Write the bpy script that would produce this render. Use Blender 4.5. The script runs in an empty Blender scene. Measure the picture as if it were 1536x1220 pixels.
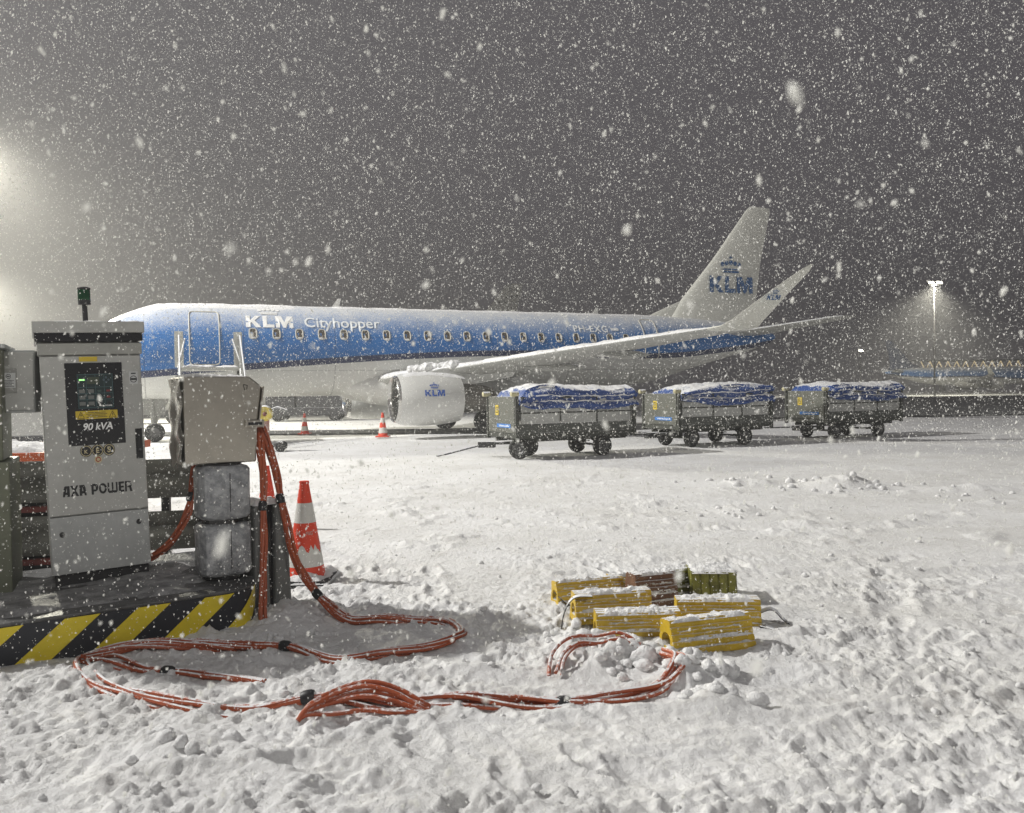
import bpy, bmesh, math, random
import numpy as np
from mathutils import Vector, Matrix
R = math.radians
scn = bpy.context.scene
C = scn.collection
rnd = random.Random(7)

# ------------------------------------------------------------------ camera
cd = bpy.data.cameras.new('camera'); cam = bpy.data.objects.new('camera', cd); C.objects.link(cam)
scn.camera = cam
CAM_H, PITCH, ROLL = 1.6, R(1.11), R(0.85)
cam.matrix_world = Matrix.Translation((0, 0, CAM_H)) @ (Matrix.Rotation(R(90) - PITCH, 4, 'X') @ Matrix.Rotation(-ROLL, 4, 'Z'))
cd.sensor_width = 36; cd.lens = 36 * 1200 / 1536
cd.clip_start = .05; cd.clip_end = 3000
cd.dof.use_dof = True; cd.dof.focus_distance = 11; cd.dof.aperture_fstop = 5.0

# ------------------------------------------------------------------ world and lamps (night)
w = bpy.data.worlds.new("World"); scn.world = w; w.use_nodes = True
bg = w.node_tree.nodes['Background']
bg.inputs[0].default_value = (0.080, 0.073, 0.082, 1); bg.inputs[1].default_value = 1.0
scn.view_settings.view_transform = 'Standard'; scn.view_settings.look = 'None'
scn.view_settings.exposure = 0; scn.view_settings.gamma = 1
scn.cycles.use_denoising = True
scn.cycles.max_bounces = 5; scn.cycles.diffuse_bounces = 3; scn.cycles.volume_bounces = 0
scn.cycles.sample_clamp_indirect = 4; scn.cycles.caustics_reflective = False; scn.cycles.caustics_refractive = False

def lamp(name, loc, power, col, radius):
    l = bpy.data.lights.new(name, 'POINT'); l.energy = power; l.color = col; l.shadow_soft_size = radius
    o = bpy.data.objects.new(name, l); C.objects.link(o); o.location = loc
    return o
WARM = (1.0, .96, .80)
def spot(name, loc, target, power, col, radius, size, blend=.35):
    l = bpy.data.lights.new(name, 'SPOT'); l.energy = power; l.color = col; l.shadow_soft_size = radius; l.spot_size = R(size); l.spot_blend = blend
    o = bpy.data.objects.new(name, l); C.objects.link(o); o.location = loc
    o.rotation_euler = (Vector(target) - Vector(loc)).to_track_quat('-Z', 'Y').to_euler(); return o
spot('stand_floodlight', (-33, 15, 27), (-6, 14, 0), 99000, (1.0, .982, .94), .7, 100)     # mast at the head of the stand, outside the frame
spot('rear_fill_light', (14, -30, 24), (2, 6, 0), 16000, (1.0, .982, .94), 1.2, 90)         # added fill from behind the camera, no mast there; lifts the cabinet fronts
GLOW = [((-33.5, 50, 17.6), 62000), ((-65.8, 98, 17.0), 120000), ((58.2, 110, 15.2), 90000)]
for p, e in GLOW: spot('mast_floodlight', p, ((61, 122, 0) if p[0] > 0 else (p[0] + 6, p[1] - 12, 0)), e, WARM, .5, 120, .8)

# ------------------------------------------------------------------ material helper
MATS = {}
def M(name, col=(.5, .5, .5), rough=.6, metal=0., snow=0., fleck=0., dirt=0., bump=0., scale=6., emit=0., col2=None, wear=None):
    if name in MATS: return MATS[name]
    m = bpy.data.materials.new(name); MATS[name] = m; m.use_nodes = True
    nt = m.node_tree; N = nt.nodes; L = nt.links; b = N['Principled BSDF']
    b.inputs['Roughness'].default_value = rough; b.inputs['Metallic'].default_value = metal
    tc = N.new('ShaderNodeTexCoord')
    def noise(s, d=4, r=.6, dist=0):
        n = N.new('ShaderNodeTexNoise'); n.inputs['Scale'].default_value = s; n.inputs['Detail'].default_value = d
        n.inputs['Roughness'].default_value = r; n.inputs['Distortion'].default_value = dist
        L.new(tc.outputs['Object'], n.inputs['Vector']); return n
    def ramp(src, a, b_, ca=(0, 0, 0, 1), cb=(1, 1, 1, 1)):
        r = N.new('ShaderNodeValToRGB'); r.color_ramp.elements[0].position = a; r.color_ramp.elements[1].position = b_
        r.color_ramp.elements[0].color = ca; r.color_ramp.elements[1].color = cb; L.new(src, r.inputs[0]); return r.outputs[0]
    def mix(f, a, b_):
        x = N.new('ShaderNodeMix'); x.data_type = 'RGBA'
        if isinstance(f, float): x.inputs[0].default_value = f
        else: L.new(f, x.inputs[0])
        for i, v in ((6, a), (7, b_)):
            if isinstance(v, tuple): x.inputs[i].default_value = v + (1,) if len(v) == 3 else v
            else: L.new(v, x.inputs[i])
        return x.outputs[2]
    cur = col
    if col2 is not None:
        cur = mix(ramp(noise(scale, 5, .65).outputs[0], .38, .62), cur, col2)
    if dirt:
        cur = mix(ramp(noise(scale * .5, 6, .7, .4).outputs[0], .45, .75, (0, 0, 0, 1), (dirt,) * 3 + (1,)), cur, tuple(c * .35 for c in col))
        cur = mix(ramp(noise(scale * 5, 3).outputs[0], .35, .7, (0, 0, 0, 1), (dirt * .35,) * 3 + (1,)), cur, tuple(min(1, c * 1.5 + .02) for c in col))
    if wear:
        cur = mix(ramp(noise(scale * 3, 6, .75).outputs[0], .60, .68), cur, wear)
    if snow or fleck:
        g = N.new('ShaderNodeNewGeometry'); sp = N.new('ShaderNodeSeparateXYZ'); L.new(g.outputs['Normal'], sp.inputs[0])
        msk = None
        if snow:
            n1 = noise(14, 6, .75); n2 = noise(55, 3, .7)
            a = N.new('ShaderNodeMath'); a.operation = 'MULTIPLY_ADD'; L.new(n1.outputs[0], a.inputs[0]); a.inputs[1].default_value = 1.1; L.new(sp.outputs[2], a.inputs[2])
            a2 = N.new('ShaderNodeMath'); a2.operation = 'MULTIPLY_ADD'; L.new(n2.outputs[0], a2.inputs[0]); a2.inputs[1].default_value = .5; L.new(a.outputs[0], a2.inputs[2])
            msk = ramp(a2.outputs[0], 0, 1)
            t = 1.72 - snow * .75
            mr = N.new('ShaderNodeMapRange'); L.new(a2.outputs[0], mr.inputs[0]); mr.inputs[1].default_value = t; mr.inputs[2].default_value = t + .18
            msk = mr.outputs[0]
        if fleck:
            n3 = noise(70, 2, .5); th = .76 - fleck * .2
            f = ramp(n3.outputs[0], th, th + .035)
            if msk is None: msk = f
            else:
                mx = N.new('ShaderNodeMath'); mx.operation = 'MAXIMUM'; L.new(msk, mx.inputs[0]); L.new(f, mx.inputs[1]); msk = mx.outputs[0]
        cur = mix(msk, cur, (.80, .81, .82))
        if metal:
            iv = N.new('ShaderNodeMath'); iv.operation = 'MULTIPLY_ADD'; L.new(msk, iv.inputs[0]); iv.inputs[1].default_value = -metal; iv.inputs[2].default_value = metal
            L.new(iv.outputs[0], b.inputs['Metallic'])
        mr2 = N.new('ShaderNodeMapRange'); L.new(msk, mr2.inputs[0]); mr2.inputs[3].default_value = rough; mr2.inputs[4].default_value = .9
        L.new(mr2.outputs[0], b.inputs['Roughness'])
    if isinstance(cur, tuple): b.inputs['Base Color'].default_value = cur + (1,)
    else: L.new(cur, b.inputs['Base Color'])
    if bump:
        bp = N.new('ShaderNodeBump'); bp.inputs['Strength'].default_value = bump; bp.inputs['Distance'].default_value = .02
        L.new(noise(scale * 4, 5, .6).outputs[0], bp.inputs['Height']); L.new(bp.outputs[0], b.inputs['Normal'])
    if emit:
        b.inputs['Emission Color'].default_value = tuple(col) + (1,); b.inputs['Emission Strength'].default_value = emit
    return m

GREYP = M('cabinet_grey_paint', (.44, .44, .415), .42, 0, fleck=.10, dirt=.35, scale=3, bump=.05)
GREYP2 = M('cabinet_cool_grey_paint', (.42, .43, .42), .5, 0, fleck=.12, dirt=.4, scale=3)
DARK = M('black_rubber', (.018, .018, .02), .65, 0, fleck=.12, dirt=.2)
BLACK = M('black_panel_gloss', (.01, .01, .013), .25)
BLACKS = M('snowy_black', (.02, .02, .022), .6, 0, snow=.6, fleck=.3)
OLIVE = M('olive_paint', (.14, .15, .10), .5, 0, fleck=.15, dirt=.4, scale=4)
STEEL = M('brushed_stainless_steel', (.46, .43, .37), .30, .9, fleck=.10, dirt=.45, scale=2.5, bump=.06)
STEELS = M('mirror_stainless_steel', (.5, .47, .42), .16, .95, dirt=.3, scale=4, bump=.25)
GALV = M('mottled_galvanised', (.42, .43, .44), .5, .1, fleck=.12, dirt=.3, scale=16, col2=(.20, .21, .22), bump=.3)
DGREY = M('dark_grey_plastic', (.15, .155, .15), .6, 0, snow=.7, fleck=.2, dirt=.4)
YEL = M('hazard_yellow', (.74, .58, .02), .5, 0, fleck=.12, dirt=.3)
BLK = M('hazard_black', (.012, .014, .022), .5, 0, fleck=.15)
WETTOP = M('wet_slush_platform', (.05, .05, .05), .45, 0, dirt=.7, scale=5, col2=(.13, .13, .13), bump=.5, fleck=.25)
CABLE = M('orange_cable_sheath', (.37, .075, .022), .5, 0, snow=.12, fleck=.22, dirt=.5, scale=18)
CABLEG = M('orange_cable_snowy', (.37, .075, .022), .5, 0, snow=.22, fleck=.42, dirt=.5, scale=18)
TAPE = M('black_cable_tape', (.012, .012, .014), .5, 0, fleck=.35)
SNOWM = M('settled_snow', (.80, .80, .80), .9, bump=.9, scale=14)
CHOCKY = M('yellow_polyurethane', (.54, .36, .012), .45, 0, snow=.50, fleck=.34, dirt=.6, scale=9)
CHOCKB = M('brown_worn_polyurethane', (.11, .045, .022), .6, 0, snow=.62, fleck=.3, dirt=.6, scale=12, col2=(.19, .10, .05))
CHOCKG = M('olive_yellow_polyurethane', (.24, .24, .035), .5, 0, snow=.55, fleck=.25, dirt=.6, scale=10, col2=(.09, .09, .02))
CONEO = M('cone_orange', (.72, .055, .018), .5, 0, fleck=.18, dirt=.3, scale=8, wear=(.35, .12, .08))
CONEW = M('cone_reflective_white', (.62, .61, .57), .5, 0, fleck=.3, dirt=.4, scale=10)
CARTG = M('cart_grey_panel', (.46, .465, .44), .45, .2, snow=.25, fleck=.32, dirt=.5, scale=3)
CARTD = M('cart_dark_frame', (.035, .038, .03), .55, 0, snow=.55, fleck=.30, dirt=.3)
CARTP = M('cart_worn_plate', (.115, .118, .10), .5, .2, snow=.3, fleck=.3, dirt=.7, scale=2.5, wear=(.10, .07, .03))
TARP = M('blue_tarpaulin', (.010, .055, .24), .45, 0, snow=.26, fleck=.30, dirt=.3, scale=5)
TYRE = M('tyre_rubber', (.014, .014, .014), .75, 0, snow=.2, fleck=.36)
RIM = M('wheel_rim', (.12, .12, .12), .5, .3, fleck=.3)
WHITEP = M('aircraft_white', (.66, .66, .63), .35, 0, fleck=.16, dirt=.25, scale=.8)
WINGM = M('aircraft_wing_grey', (.46, .46, .43), .4, 0, snow=.50, fleck=.26, dirt=.35, scale=.8)
FINM = M('aircraft_fin_white', (.78, .78, .70), .4, 0, fleck=.18, dirt=.2, scale=.6)
LIP = M('polished_inlet_lip', (.62, .61, .58), .22, .9, fleck=.15)
LBLUE = M('lettering_blue', (.008, .09, .27), .5, 0, fleck=.15)
LBLUE2 = M('lettering_bright_blue', (.012, .09, .42), .5, 0, fleck=.22)
LWHITE = M('lettering_white', (.88, .88, .86), .5)
LGREYW = M('lettering_pale', (.84, .87, .88), .5)
LBLACK = M('lettering_black', (.012, .012, .014), .5)
SIGNY = M('label_yellow', (.60, .44, .03), .5, 0, dirt=.3)
SIGNB = M('label_blue', (.02, .16, .50), .5, 0, fleck=.3)
STICK = M('sticker_white', (.55, .56, .55), .5)
REDP = M('red_paint', (.42, .05, .015), .5, 0, fleck=.15, dirt=.3)
REDD = M('dark_red_paint', (.13, .015, .01), .5, 0, fleck=.2, dirt=.5)
RUST = M('dull_steel_rail', (.12, .12, .105), .45, .35, snow=.30, fleck=.2, dirt=.6, scale=6)
ALU = M('aluminium_rail', (.48, .48, .44), .35, .6, snow=.6, fleck=.35)
GLASSW = M('window_glass', (.075, .06, .045), .15, 0, fleck=.42)
LENS = M('green_lens', (.004, .05, .018), .12)
GREENLED = M('green_led', (.35, 1.0, .25), .5, emit=1.6)
LAMPW = M('floodlight_glass', (1.0, .96, .80), .5, emit=14)
BRIDGEL = M('lit_bridge_lattice', (1.0, .80, .45), .5, emit=.7)
TRUCK = M('truck_white', (.45, .45, .43), .5, 0, snow=.5, fleck=.35, dirt=.4)
TRUCKD = M('truck_dark', (.05, .05, .055), .5, 0, snow=.35, fleck=.35, dirt=.3)

# ------------------------------------------------------------------ tags and mesh helpers
def tag(o, label=None, cat=None, group=None, kind=None):
    if label: o['label'] = label
    if cat: o['category'] = cat
    if group: o['group'] = group
    if kind: o['kind'] = kind
    return o
def thing(name, loc, rz=0, label=None, cat=None, group=None):
    o = bpy.data.objects.new(name, None); C.objects.link(o); o.location = loc; o.rotation_euler = (0, 0, rz)
    o.empty_display_size = .2
    return tag(o, label, cat, group)
def copy_tree(o, parent=None):
    c = o.copy(); C.objects.link(c); c.parent = parent
    for ch in list(o.children): copy_tree(ch, c)
    return c

class MB:
    def __init__(s): s.v = []; s.f = []
    def add(s, vs, fs):
        b = len(s.v); s.v += [tuple(p) for p in vs]; s.f += [tuple(i + b for i in f) for f in fs]; return s
    def box(s, x0, x1, y0, y1, z0, z1, T=None):
        vs = [Vector((x, y, z)) for x in (x0, x1) for y in (y0, y1) for z in (z0, z1)]
        if T: vs = [T @ p for p in vs]
        return s.add(vs, [(0, 1, 3, 2), (4, 6, 7, 5), (0, 4, 5, 1), (2, 3, 7, 6), (0, 2, 6, 4), (1, 5, 7, 3)])
    def prism(s, poly, a, b):          # poly: list of 3-D points; extruded by vector b-a offset
        n = len(poly); off = Vector(b) - Vector(a)
        p0 = [Vector(p) + Vector(a) for p in poly]; p1 = [p + off for p in p0]
        fs = [tuple(range(n))[::-1], tuple(range(n, 2 * n))] + [(i, (i + 1) % n, n + (i + 1) % n, n + i) for i in range(n)]
        return s.add(p0 + p1, fs)
    def tube(s, pts, r, n=8, cap=True, closed=False):
        pts = [Vector(p) for p in pts]; m = len(pts); rs = r if isinstance(r, (list, tuple)) else [r] * m
        up = Vector((0, 0, 1)); rings = []
        prev = None
        for i, p in enumerate(pts):
            if closed: d = pts[(i + 1) % m] - pts[i - 1]
            else: d = pts[min(i + 1, m - 1)] - pts[max(i - 1, 0)]
            if d.length < 1e-9: d = Vector((0, 0, 1))
            d.normalize()
            if prev is None:
                a = up if abs(d.z) < .9 else Vector((1, 0, 0)); prev = (a - d * a.dot(d)).normalized()
            else:
                prev = prev - d * prev.dot(d); prev.normalize()
            q = d.cross(prev)
            rings.append([p + (prev * math.cos(2 * math.pi * k / n) + q * math.sin(2 * math.pi * k / n)) * rs[i] for k in range(n)])
        vs = [x for rg in rings for x in rg]; fs = []
        for i in range(m if closed else m - 1):
            j = (i + 1) % m
            for k in range(n): fs.append((i * n + k, i * n + (k + 1) % n, j * n + (k + 1) % n, j * n + k))
        if cap and not closed: fs += [tuple(range(n))[::-1], tuple((m - 1) * n + k for k in range(n))]
        return s.add(vs, fs)
    def lathe(s, prof, n=24, c=(0, 0, 0), axis='z', cap=False):   # prof: (r, h)
        vs = []
        for r, h in prof:
            for k in range(n):
                a = 2 * math.pi * k / n; u, v = r * math.cos(a), r * math.sin(a)
                p = {'z': (u, v, h), 'x': (h, u, v), 'y': (v, h, u)}[axis]
                vs.append((p[0] + c[0], p[1] + c[1], p[2] + c[2]))
        fs = [(i * n + k, i * n + (k + 1) % n, (i + 1) * n + (k + 1) % n, (i + 1) * n + k) for i in range(len(prof) - 1) for k in range(n)]
        if cap: fs += [tuple(range(n))[::-1], tuple((len(prof) - 1) * n + k for k in range(n))]
        return s.add(vs, fs)
    def grid(s, fn, nu, nv):
        vs = [fn(i / nu, j / nv) for i in range(nu + 1) for j in range(nv + 1)]
        return s.add(vs, [(i * (nv + 1) + j, (i + 1) * (nv + 1) + j, (i + 1) * (nv + 1) + j + 1, i * (nv + 1) + j + 1) for i in range(nu) for j in range(nv)])
    def build(s, name, mat, parent=None, smooth=False, bevel=0, label=None, seg=2, T=None):
        me = bpy.data.meshes.new(name)
        vs = s.v if T is None else [tuple(T @ Vector(p)) for p in s.v]
        me.from_pydata(vs, [], s.f); me.materials.append(mat)
        bm = bmesh.new(); bm.from_mesh(me); bmesh.ops.recalc_face_normals(bm, faces=bm.faces); bm.to_mesh(me); bm.free()
        if smooth:
            me.polygons.foreach_set('use_smooth', [True] * len(me.polygons))
            me.update()
            try: me.set_sharp_from_angle(angle=R(40))
            except Exception: pass
        o = bpy.data.objects.new(name, me); C.objects.link(o); o.parent = parent
        if bevel:
            b = o.modifiers.new('bevel', 'BEVEL'); b.width = bevel; b.segments = seg; b.limit_method = 'ANGLE'; b.angle_limit = R(40)
        if label: o['label'] = label
        return o

# value noise
_rs = np.random.RandomState(11); _T = _rs.rand(512, 512)
def vn(x, y, s=0):
    x = np.asarray(x, float) + s * 17.37; y = np.asarray(y, float) + s * 31.11
    xi = np.floor(x).astype(int); yi = np.floor(y).astype(int); fx = x - xi; fy = y - yi
    fx = fx * fx * fx * (fx * (fx * 6 - 15) + 10); fy = fy * fy * fy * (fy * (fy * 6 - 15) + 10)
    a = _T[xi % 512, yi % 512]; b = _T[(xi + 1) % 512, yi % 512]; c = _T[xi % 512, (yi + 1) % 512]; d = _T[(xi + 1) % 512, (yi + 1) % 512]
    return (a * (1 - fx) + b * fx) * (1 - fy) + (c * (1 - fx) + d * fx) * fy
def fbm(x, y, o=4, s=0, g=.5):
    t = 0; a = 1; n = 0
    for k in range(o):
        t = t + a * vn(x * 2 ** k, y * 2 ** k, s + k); n += a; a *= g
    return t / n

# polygonal letters and text
KLM = [[(0, 0), (.29, 0), (.29, .30), (.38, .40), (.66, 0), (1.04, 0), (.60, .56), (1.0, 1), (.64, 1), (.29, .58), (.29, 1), (0, 1)],
       [(1.14, 0), (1.92, 0), (1.92, .24), (1.43, .24), (1.43, 1), (1.14, 1)],
       [(2.02, 0), (2.29, 0), (2.29, .60), (2.52, 0), (2.70, 0), (2.93, .60), (2.93, 0), (3.22, 0), (3.22, 1), (2.82, 1), (2.62, .46), (2.42, 1), (2.02, 1)]]
def disc(cx, cy, r, n=12): return [(cx + r * math.cos(2 * math.pi * k / n), cy + r * math.sin(2 * math.pi * k / n)) for k in range(n)]
def rect(a, b, c, d): return [(a, c), (b, c), (b, d), (a, d)]
CROWN = [rect(1.02, 2.18, 1.25, 1.37), rect(.98, 2.22, 1.42, 1.50)] + [disc(x, y, .14) for x, y in ((.98, 1.76), (1.28, 1.83), (1.92, 1.83), (2.22, 1.76))] + \
        [disc(1.6, 1.87, .15), rect(1.56, 1.64, 2.05, 2.32), rect(1.48, 1.72, 2.15, 2.22)]
def mesh_polys(name, polys, fn, mat, parent, thick=None):
    mb = MB()
    for p in polys:
        # split long edges so that letters follow a curved surface
        mb.add([fn(u, v) for u, v in p], [tuple(range(len(p)))])
    me = bpy.data.meshes.new(name); me.from_pydata(mb.v, [], mb.f); me.materials.append(mat)
    o = bpy.data.objects.new(name, me); C.objects.link(o); o.parent = parent
    return o
def text_polys(body, size=1., bold=0., shear=0., spacing=1.):
    cu = bpy.data.curves.new('t', 'FONT'); cu.body = body; cu.size = size; cu.offset = bold; cu.shear = shear; cu.space_character = spacing; cu.resolution_u = 3
    o = bpy.data.objects.new('t', cu); C.objects.link(o); dg = bpy.context.evaluated_depsgraph_get()
    me = bpy.data.meshes.new_from_object(o.evaluated_get(dg))
    vs = [(v.co.x, v.co.y) for v in me.vertices]; fs = [tuple(p.vertices) for p in me.polygons]
    bpy.data.objects.remove(o); bpy.data.curves.remove(cu); bpy.data.meshes.remove(me)
    return vs, fs
def text(name, body, fn, width, mat, parent, bold=0., shear=0., height=None, spacing=1.):
    """fn(u,v) maps text coordinates (0..width, baseline 0) to 3-D"""
    vs, fs = text_polys(body, 1., bold, shear, spacing)
    x0 = min(v[0] for v in vs); x1 = max(v[0] for v in vs); y1 = max(v[1] for v in vs)
    k = width / (x1 - x0); ky = k if height is None else height / y1
    me = bpy.data.meshes.new(name); me.from_pydata([tuple(fn((x - x0) * k, y * ky)) for x, y in vs], [], fs); me.materials.append(mat)
    o = bpy.data.objects.new(name, me); C.objects.link(o); o.parent = parent
    return o

def snow_layer(name, parent, fn, nu, nv, thick, seed=0, edge=.12, freq=7., L=(1, 1), label=None, cover=.28):
    """fn(u,v) -> (point, normal); lumpy sheet whose ragged rim dips below the surface"""
    mb = MB()
    def q(u, v):
        p, n = fn(u, v); p = Vector(p); n = Vector(n)
        e = min(u, 1 - u, v, 1 - v) / edge; e = max(0, min(1, e))
        h = float(fbm(u * L[0] * freq, v * L[1] * freq, 4, seed)); h2 = float(vn(u * L[0] * freq * 6, v * L[1] * freq * 6, seed + 9))
        return p + n * (thick * ((h - cover) * 1.9 + .25 * (h2 - .5)) * (e ** .6) - thick * .5 * (1 - e))
    mb.grid(q, nu, nv)
    return mb.build(name, SNOWM, parent, smooth=True, label=label)

# ------------------------------------------------------------------ ground
PRINTS = [(rnd.uniform(-1.6, 4.2), rnd.uniform(2.7, 7.5), rnd.uniform(0, 3.14), rnd.uniform(.7, 1.25)) for _ in range(95)]
TRACKS = [((-1.5, 2.2), (5.0, 5.2), .13), ((-.2, 2.0), (7.5, 4.6), .12), ((1.2, 7.4), (9, 6.4), .16), ((1.5, 9.4), (14, 8.1), .18), ((-1, 10.8), (12, 11.6), .2), ((2, 3.2), (3.6, 7.8), .11), ((-3.2, 3.2), (1.8, 3.75), .12)]
def gh(x, y):
    x = np.asarray(x, float); y = np.asarray(y, float)
    near = np.clip((9.0 - y) / 3.5, 0, 1); near = near * near * (3 - 2 * near)
    mid = np.clip((20 - y) / 9, 0, 1)
    h = (fbm(x * .7, y * .7, 3, 1) - .5) * .05 * (near * .6 + .4) * np.clip((60 - y) / 30, 0, 1)
    n1 = fbm(x * 2.6 + 1.2 * vn(x * .8, y * .8, 2), y * 5.2, 6, 3, .60)
    rid = 1 - np.abs(2 * fbm(x * 1.6, y * 4.2, 5, 8, .6) - 1)
    h = h + near * ((n1 - .5) * .046 + (rid - .8) * .018)
    fine = fbm(x * 19, y * 19, 3, 5, .6)
    patch = np.clip((fbm(x * 1.1, y * 1.5, 3, 15) - .42) * 6, 0, 1)
    h = h + (fine - .5) * (.034 * near * (.35 + patch) + .006 * mid)
    # crumbly lumps
    cl = np.clip(fbm(x * 7, y * 9, 5, 21, .68) - .54, 0, 1); h = h + cl * .13 * near * (.15 + patch)
    h = h + (fbm(x * 2.2 + y * .6, y * 6.5, 5, 44, .6) - .5) * .030 * mid * (1 - near * .7)
    cm = np.clip(fbm(x * 2.0, y * 2.2, 4, 33, .6) - .60, 0, 1); h = h + cm * .16 * mid * (1 - near) * (1 + np.clip(vn(x * 9, y * 9, 4) - .5, 0, 1))
    for fx, fy, fa, fs in PRINTS:
        m = (np.abs(x - fx) < .4) & (np.abs(y - fy) < .4)
        if not m.any(): continue
        X = x[m] - fx; Y = y[m] - fy; ca, sa = math.cos(fa), math.sin(fa)
        r = np.sqrt(((X * ca + Y * sa) / (.15 * fs)) ** 2 + ((-X * sa + Y * ca) / (.065 * fs)) ** 2)
        r = r + (vn(X * 30, Y * 30, 3) - .5) * .5
        h[m] += -.026 * np.clip(1.25 - r, 0, .8) / .8 + .012 * np.exp(-((r - 1.45) / .28) ** 2)
    for (x0, y0), (x1, y1), wd in TRACKS:
        dx, dy = x1 - x0, y1 - y0; l = math.hypot(dx, dy); dx /= l; dy /= l
        t = (x - x0) * dx + (y - y0) * dy; d = (x - x0) * -dy + (y - y0) * dx + .35 * np.sin(t * .45 + x0) + .5 * (vn(t * .5, t * 0, 70 + int(wd * 100)) - .5)
        f = np.clip(np.minimum(t, l - t) / .8, 0, 1) * np.clip((14 - y) / 5, .25, 1) * np.clip(fbm(x * .9, y * .9, 2, 60) * 2.6 - .75, .35, 1)
        r = np.abs(d) / wd + (fbm(x * 6, y * 6, 2, 6) - .5) * .7
        h = h + f * (-.024 * np.clip(1.3 - r, 0, 1) + .020 * np.exp(-((r - 1.55) / .35) ** 2) + .004 * np.sin(t * 60) * (r < .9))
    def mound(cx, cy, rx, ry, a): return a * np.exp(-((x - cx) / rx) ** 2 - ((y - cy) / ry) ** 2)
    bumpy = .6 + .8 * fbm(x * 7, y * 7, 4, 12)
    h = h + mound(-1.62, 5.75, .30, .30, .085) + mound(-1.9, 5.25, .35, .2, .04) + mound(-2.6, 4.55, .6, .16, .05)
    h = h + bumpy * (mound(.62, 4.75, .20, .17, .10) + mound(.98, 4.42, .16, .16, .085) + mound(1.0, 4.05, .13, .13, .07) + mound(.42, 5.05, .15, .14, .07) + mound(-.45, 4.55, .5, .1, .03)
                     + mound(5.2, 12.7, .5, .35, .20) + mound(3.9, 13.2, .5, .35, .10) + mound(6.9, 12.0, .7, .3, .09) + mound(2.9, 10.2, .25, .22, .06) + mound(-1.55, 3.55, .28, .16, .06))
    return h
def gz(x, y): return float(gh(np.array([float(x)]), np.array([float(y)]))[0])
def axis_x():
    a = [0.]; 
    while a[-1] < 700: a.append(a[-1] + .0125 * max(1, (a[-1] / 2.6)) ** 1.5)
    return np.array([-v for v in a[:0:-1]] + a)
def axis_y():
    a = [-80, -30, -10, -3, 0, 1.0, 1.8]
    while a[-1] < 1500: a.append(a[-1] + .0027 * a[-1] ** 1.32)
    return np.array(a)
gx, gy = axis_x(), axis_y()
GX, GY = np.meshgrid(gx, gy)
GZ = gh(GX.ravel(), GY.ravel())
nx, ny = len(gx), len(gy)
co = np.empty((nx * ny, 3), np.float32); co[:, 0] = GX.ravel(); co[:, 1] = GY.ravel(); co[:, 2] = GZ
def np_mesh(name, co, faces, mat, smooth=True):
    me = bpy.data.meshes.new(name); k = faces.shape[1]
    me.vertices.add(len(co)); me.vertices.foreach_set('co', co.astype(np.float32).ravel())
    me.loops.add(faces.size); me.loops.foreach_set('vertex_index', faces.astype(np.int32).ravel())
    me.polygons.add(len(faces)); me.polygons.foreach_set('loop_start', np.arange(0, faces.size, k, dtype=np.int32))
    me.polygons.foreach_set('use_smooth', np.full(len(faces), smooth))
    me.update(calc_edges=True); me.materials.append(mat)
    o = bpy.data.objects.new(name, me); C.objects.link(o); return o
ii = (np.arange(ny - 1)[:, None] * nx + np.arange(nx - 1)[None, :]).ravel()
quads = np.stack([ii, ii + 1, ii + 1 + nx, ii + nx], 1)

gm = bpy.data.materials.new('apron_snow'); gm.use_nodes = True
nt = gm.node_tree; N = nt.nodes; L = nt.links; b = N['Principled BSDF']; b.inputs['Roughness'].default_value = .85
b.inputs['Specular IOR Level'].default_value = .25
tc = N.new('ShaderNodeTexCoord')
def nz(s, d, r=.6):
    n = N.new('ShaderNodeTexNoise'); n.inputs['Scale'].default_value = s; n.inputs['Detail'].default_value = d; n.inputs['Roughness'].default_value = r
    L.new(tc.outputs['Object'], n.inputs['Vector']); return n.outputs[0]
def rp(src, a, ca, b_, cb):
    r = N.new('ShaderNodeValToRGB'); e = r.color_ramp.elements; e[0].position = a; e[0].color = ca + (1,); e[1].position = b_; e[1].color = cb + (1,); L.new(src, r.inputs[0]); return r.outputs[0]
def mx(f, a, b_, mode='MIX'):
    x = N.new('ShaderNodeMix'); x.data_type = 'RGBA'; x.blend_type = mode
    if isinstance(f, (int, float)): x.inputs[0].default_value = f
    else: L.new(f, x.inputs[0])
    for i, v in ((6, a), (7, b_)):
        if isinstance(v, tuple): x.inputs[i].default_value = v + (1,)
        else: L.new(v, x.inputs[i])
    return x.outputs[2]
base = mx(rp(nz(.55, 6, .7), .40, (0, 0, 0), .62, (1, 1, 1)), (.87, .87, .87), (.77, .765, .75))
base = mx(rp(nz(3.1, 7, .75), .56, (0, 0, 0), .66, (.5, .5, .5)), base, (.50, .475, .45))     # slushy, trodden patches
base = mx(rp(nz(24, 3, .6), .60, (0, 0, 0), .72, (.35, .35, .35)), base, (.55, .53, .50))
L.new(base, b.inputs['Base Color'])
b1 = N.new('ShaderNodeBump'); b1.inputs['Strength'].default_value = .8; b1.inputs['Distance'].default_value = .03; L.new(nz(26, 6, .72), b1.inputs['Height'])
b2 = N.new('ShaderNodeBump'); b2.inputs['Strength'].default_value = .5; b2.inputs['Distance'].default_value = .007; L.new(nz(120, 4, .7), b2.inputs['Height']); L.new(b1.outputs[0], b2.inputs['Normal'])
L.new(b2.outputs[0], b.inputs['Normal'])
ground = np_mesh('snow_ground', co, quads, gm); tag(ground, kind='structure')

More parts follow.
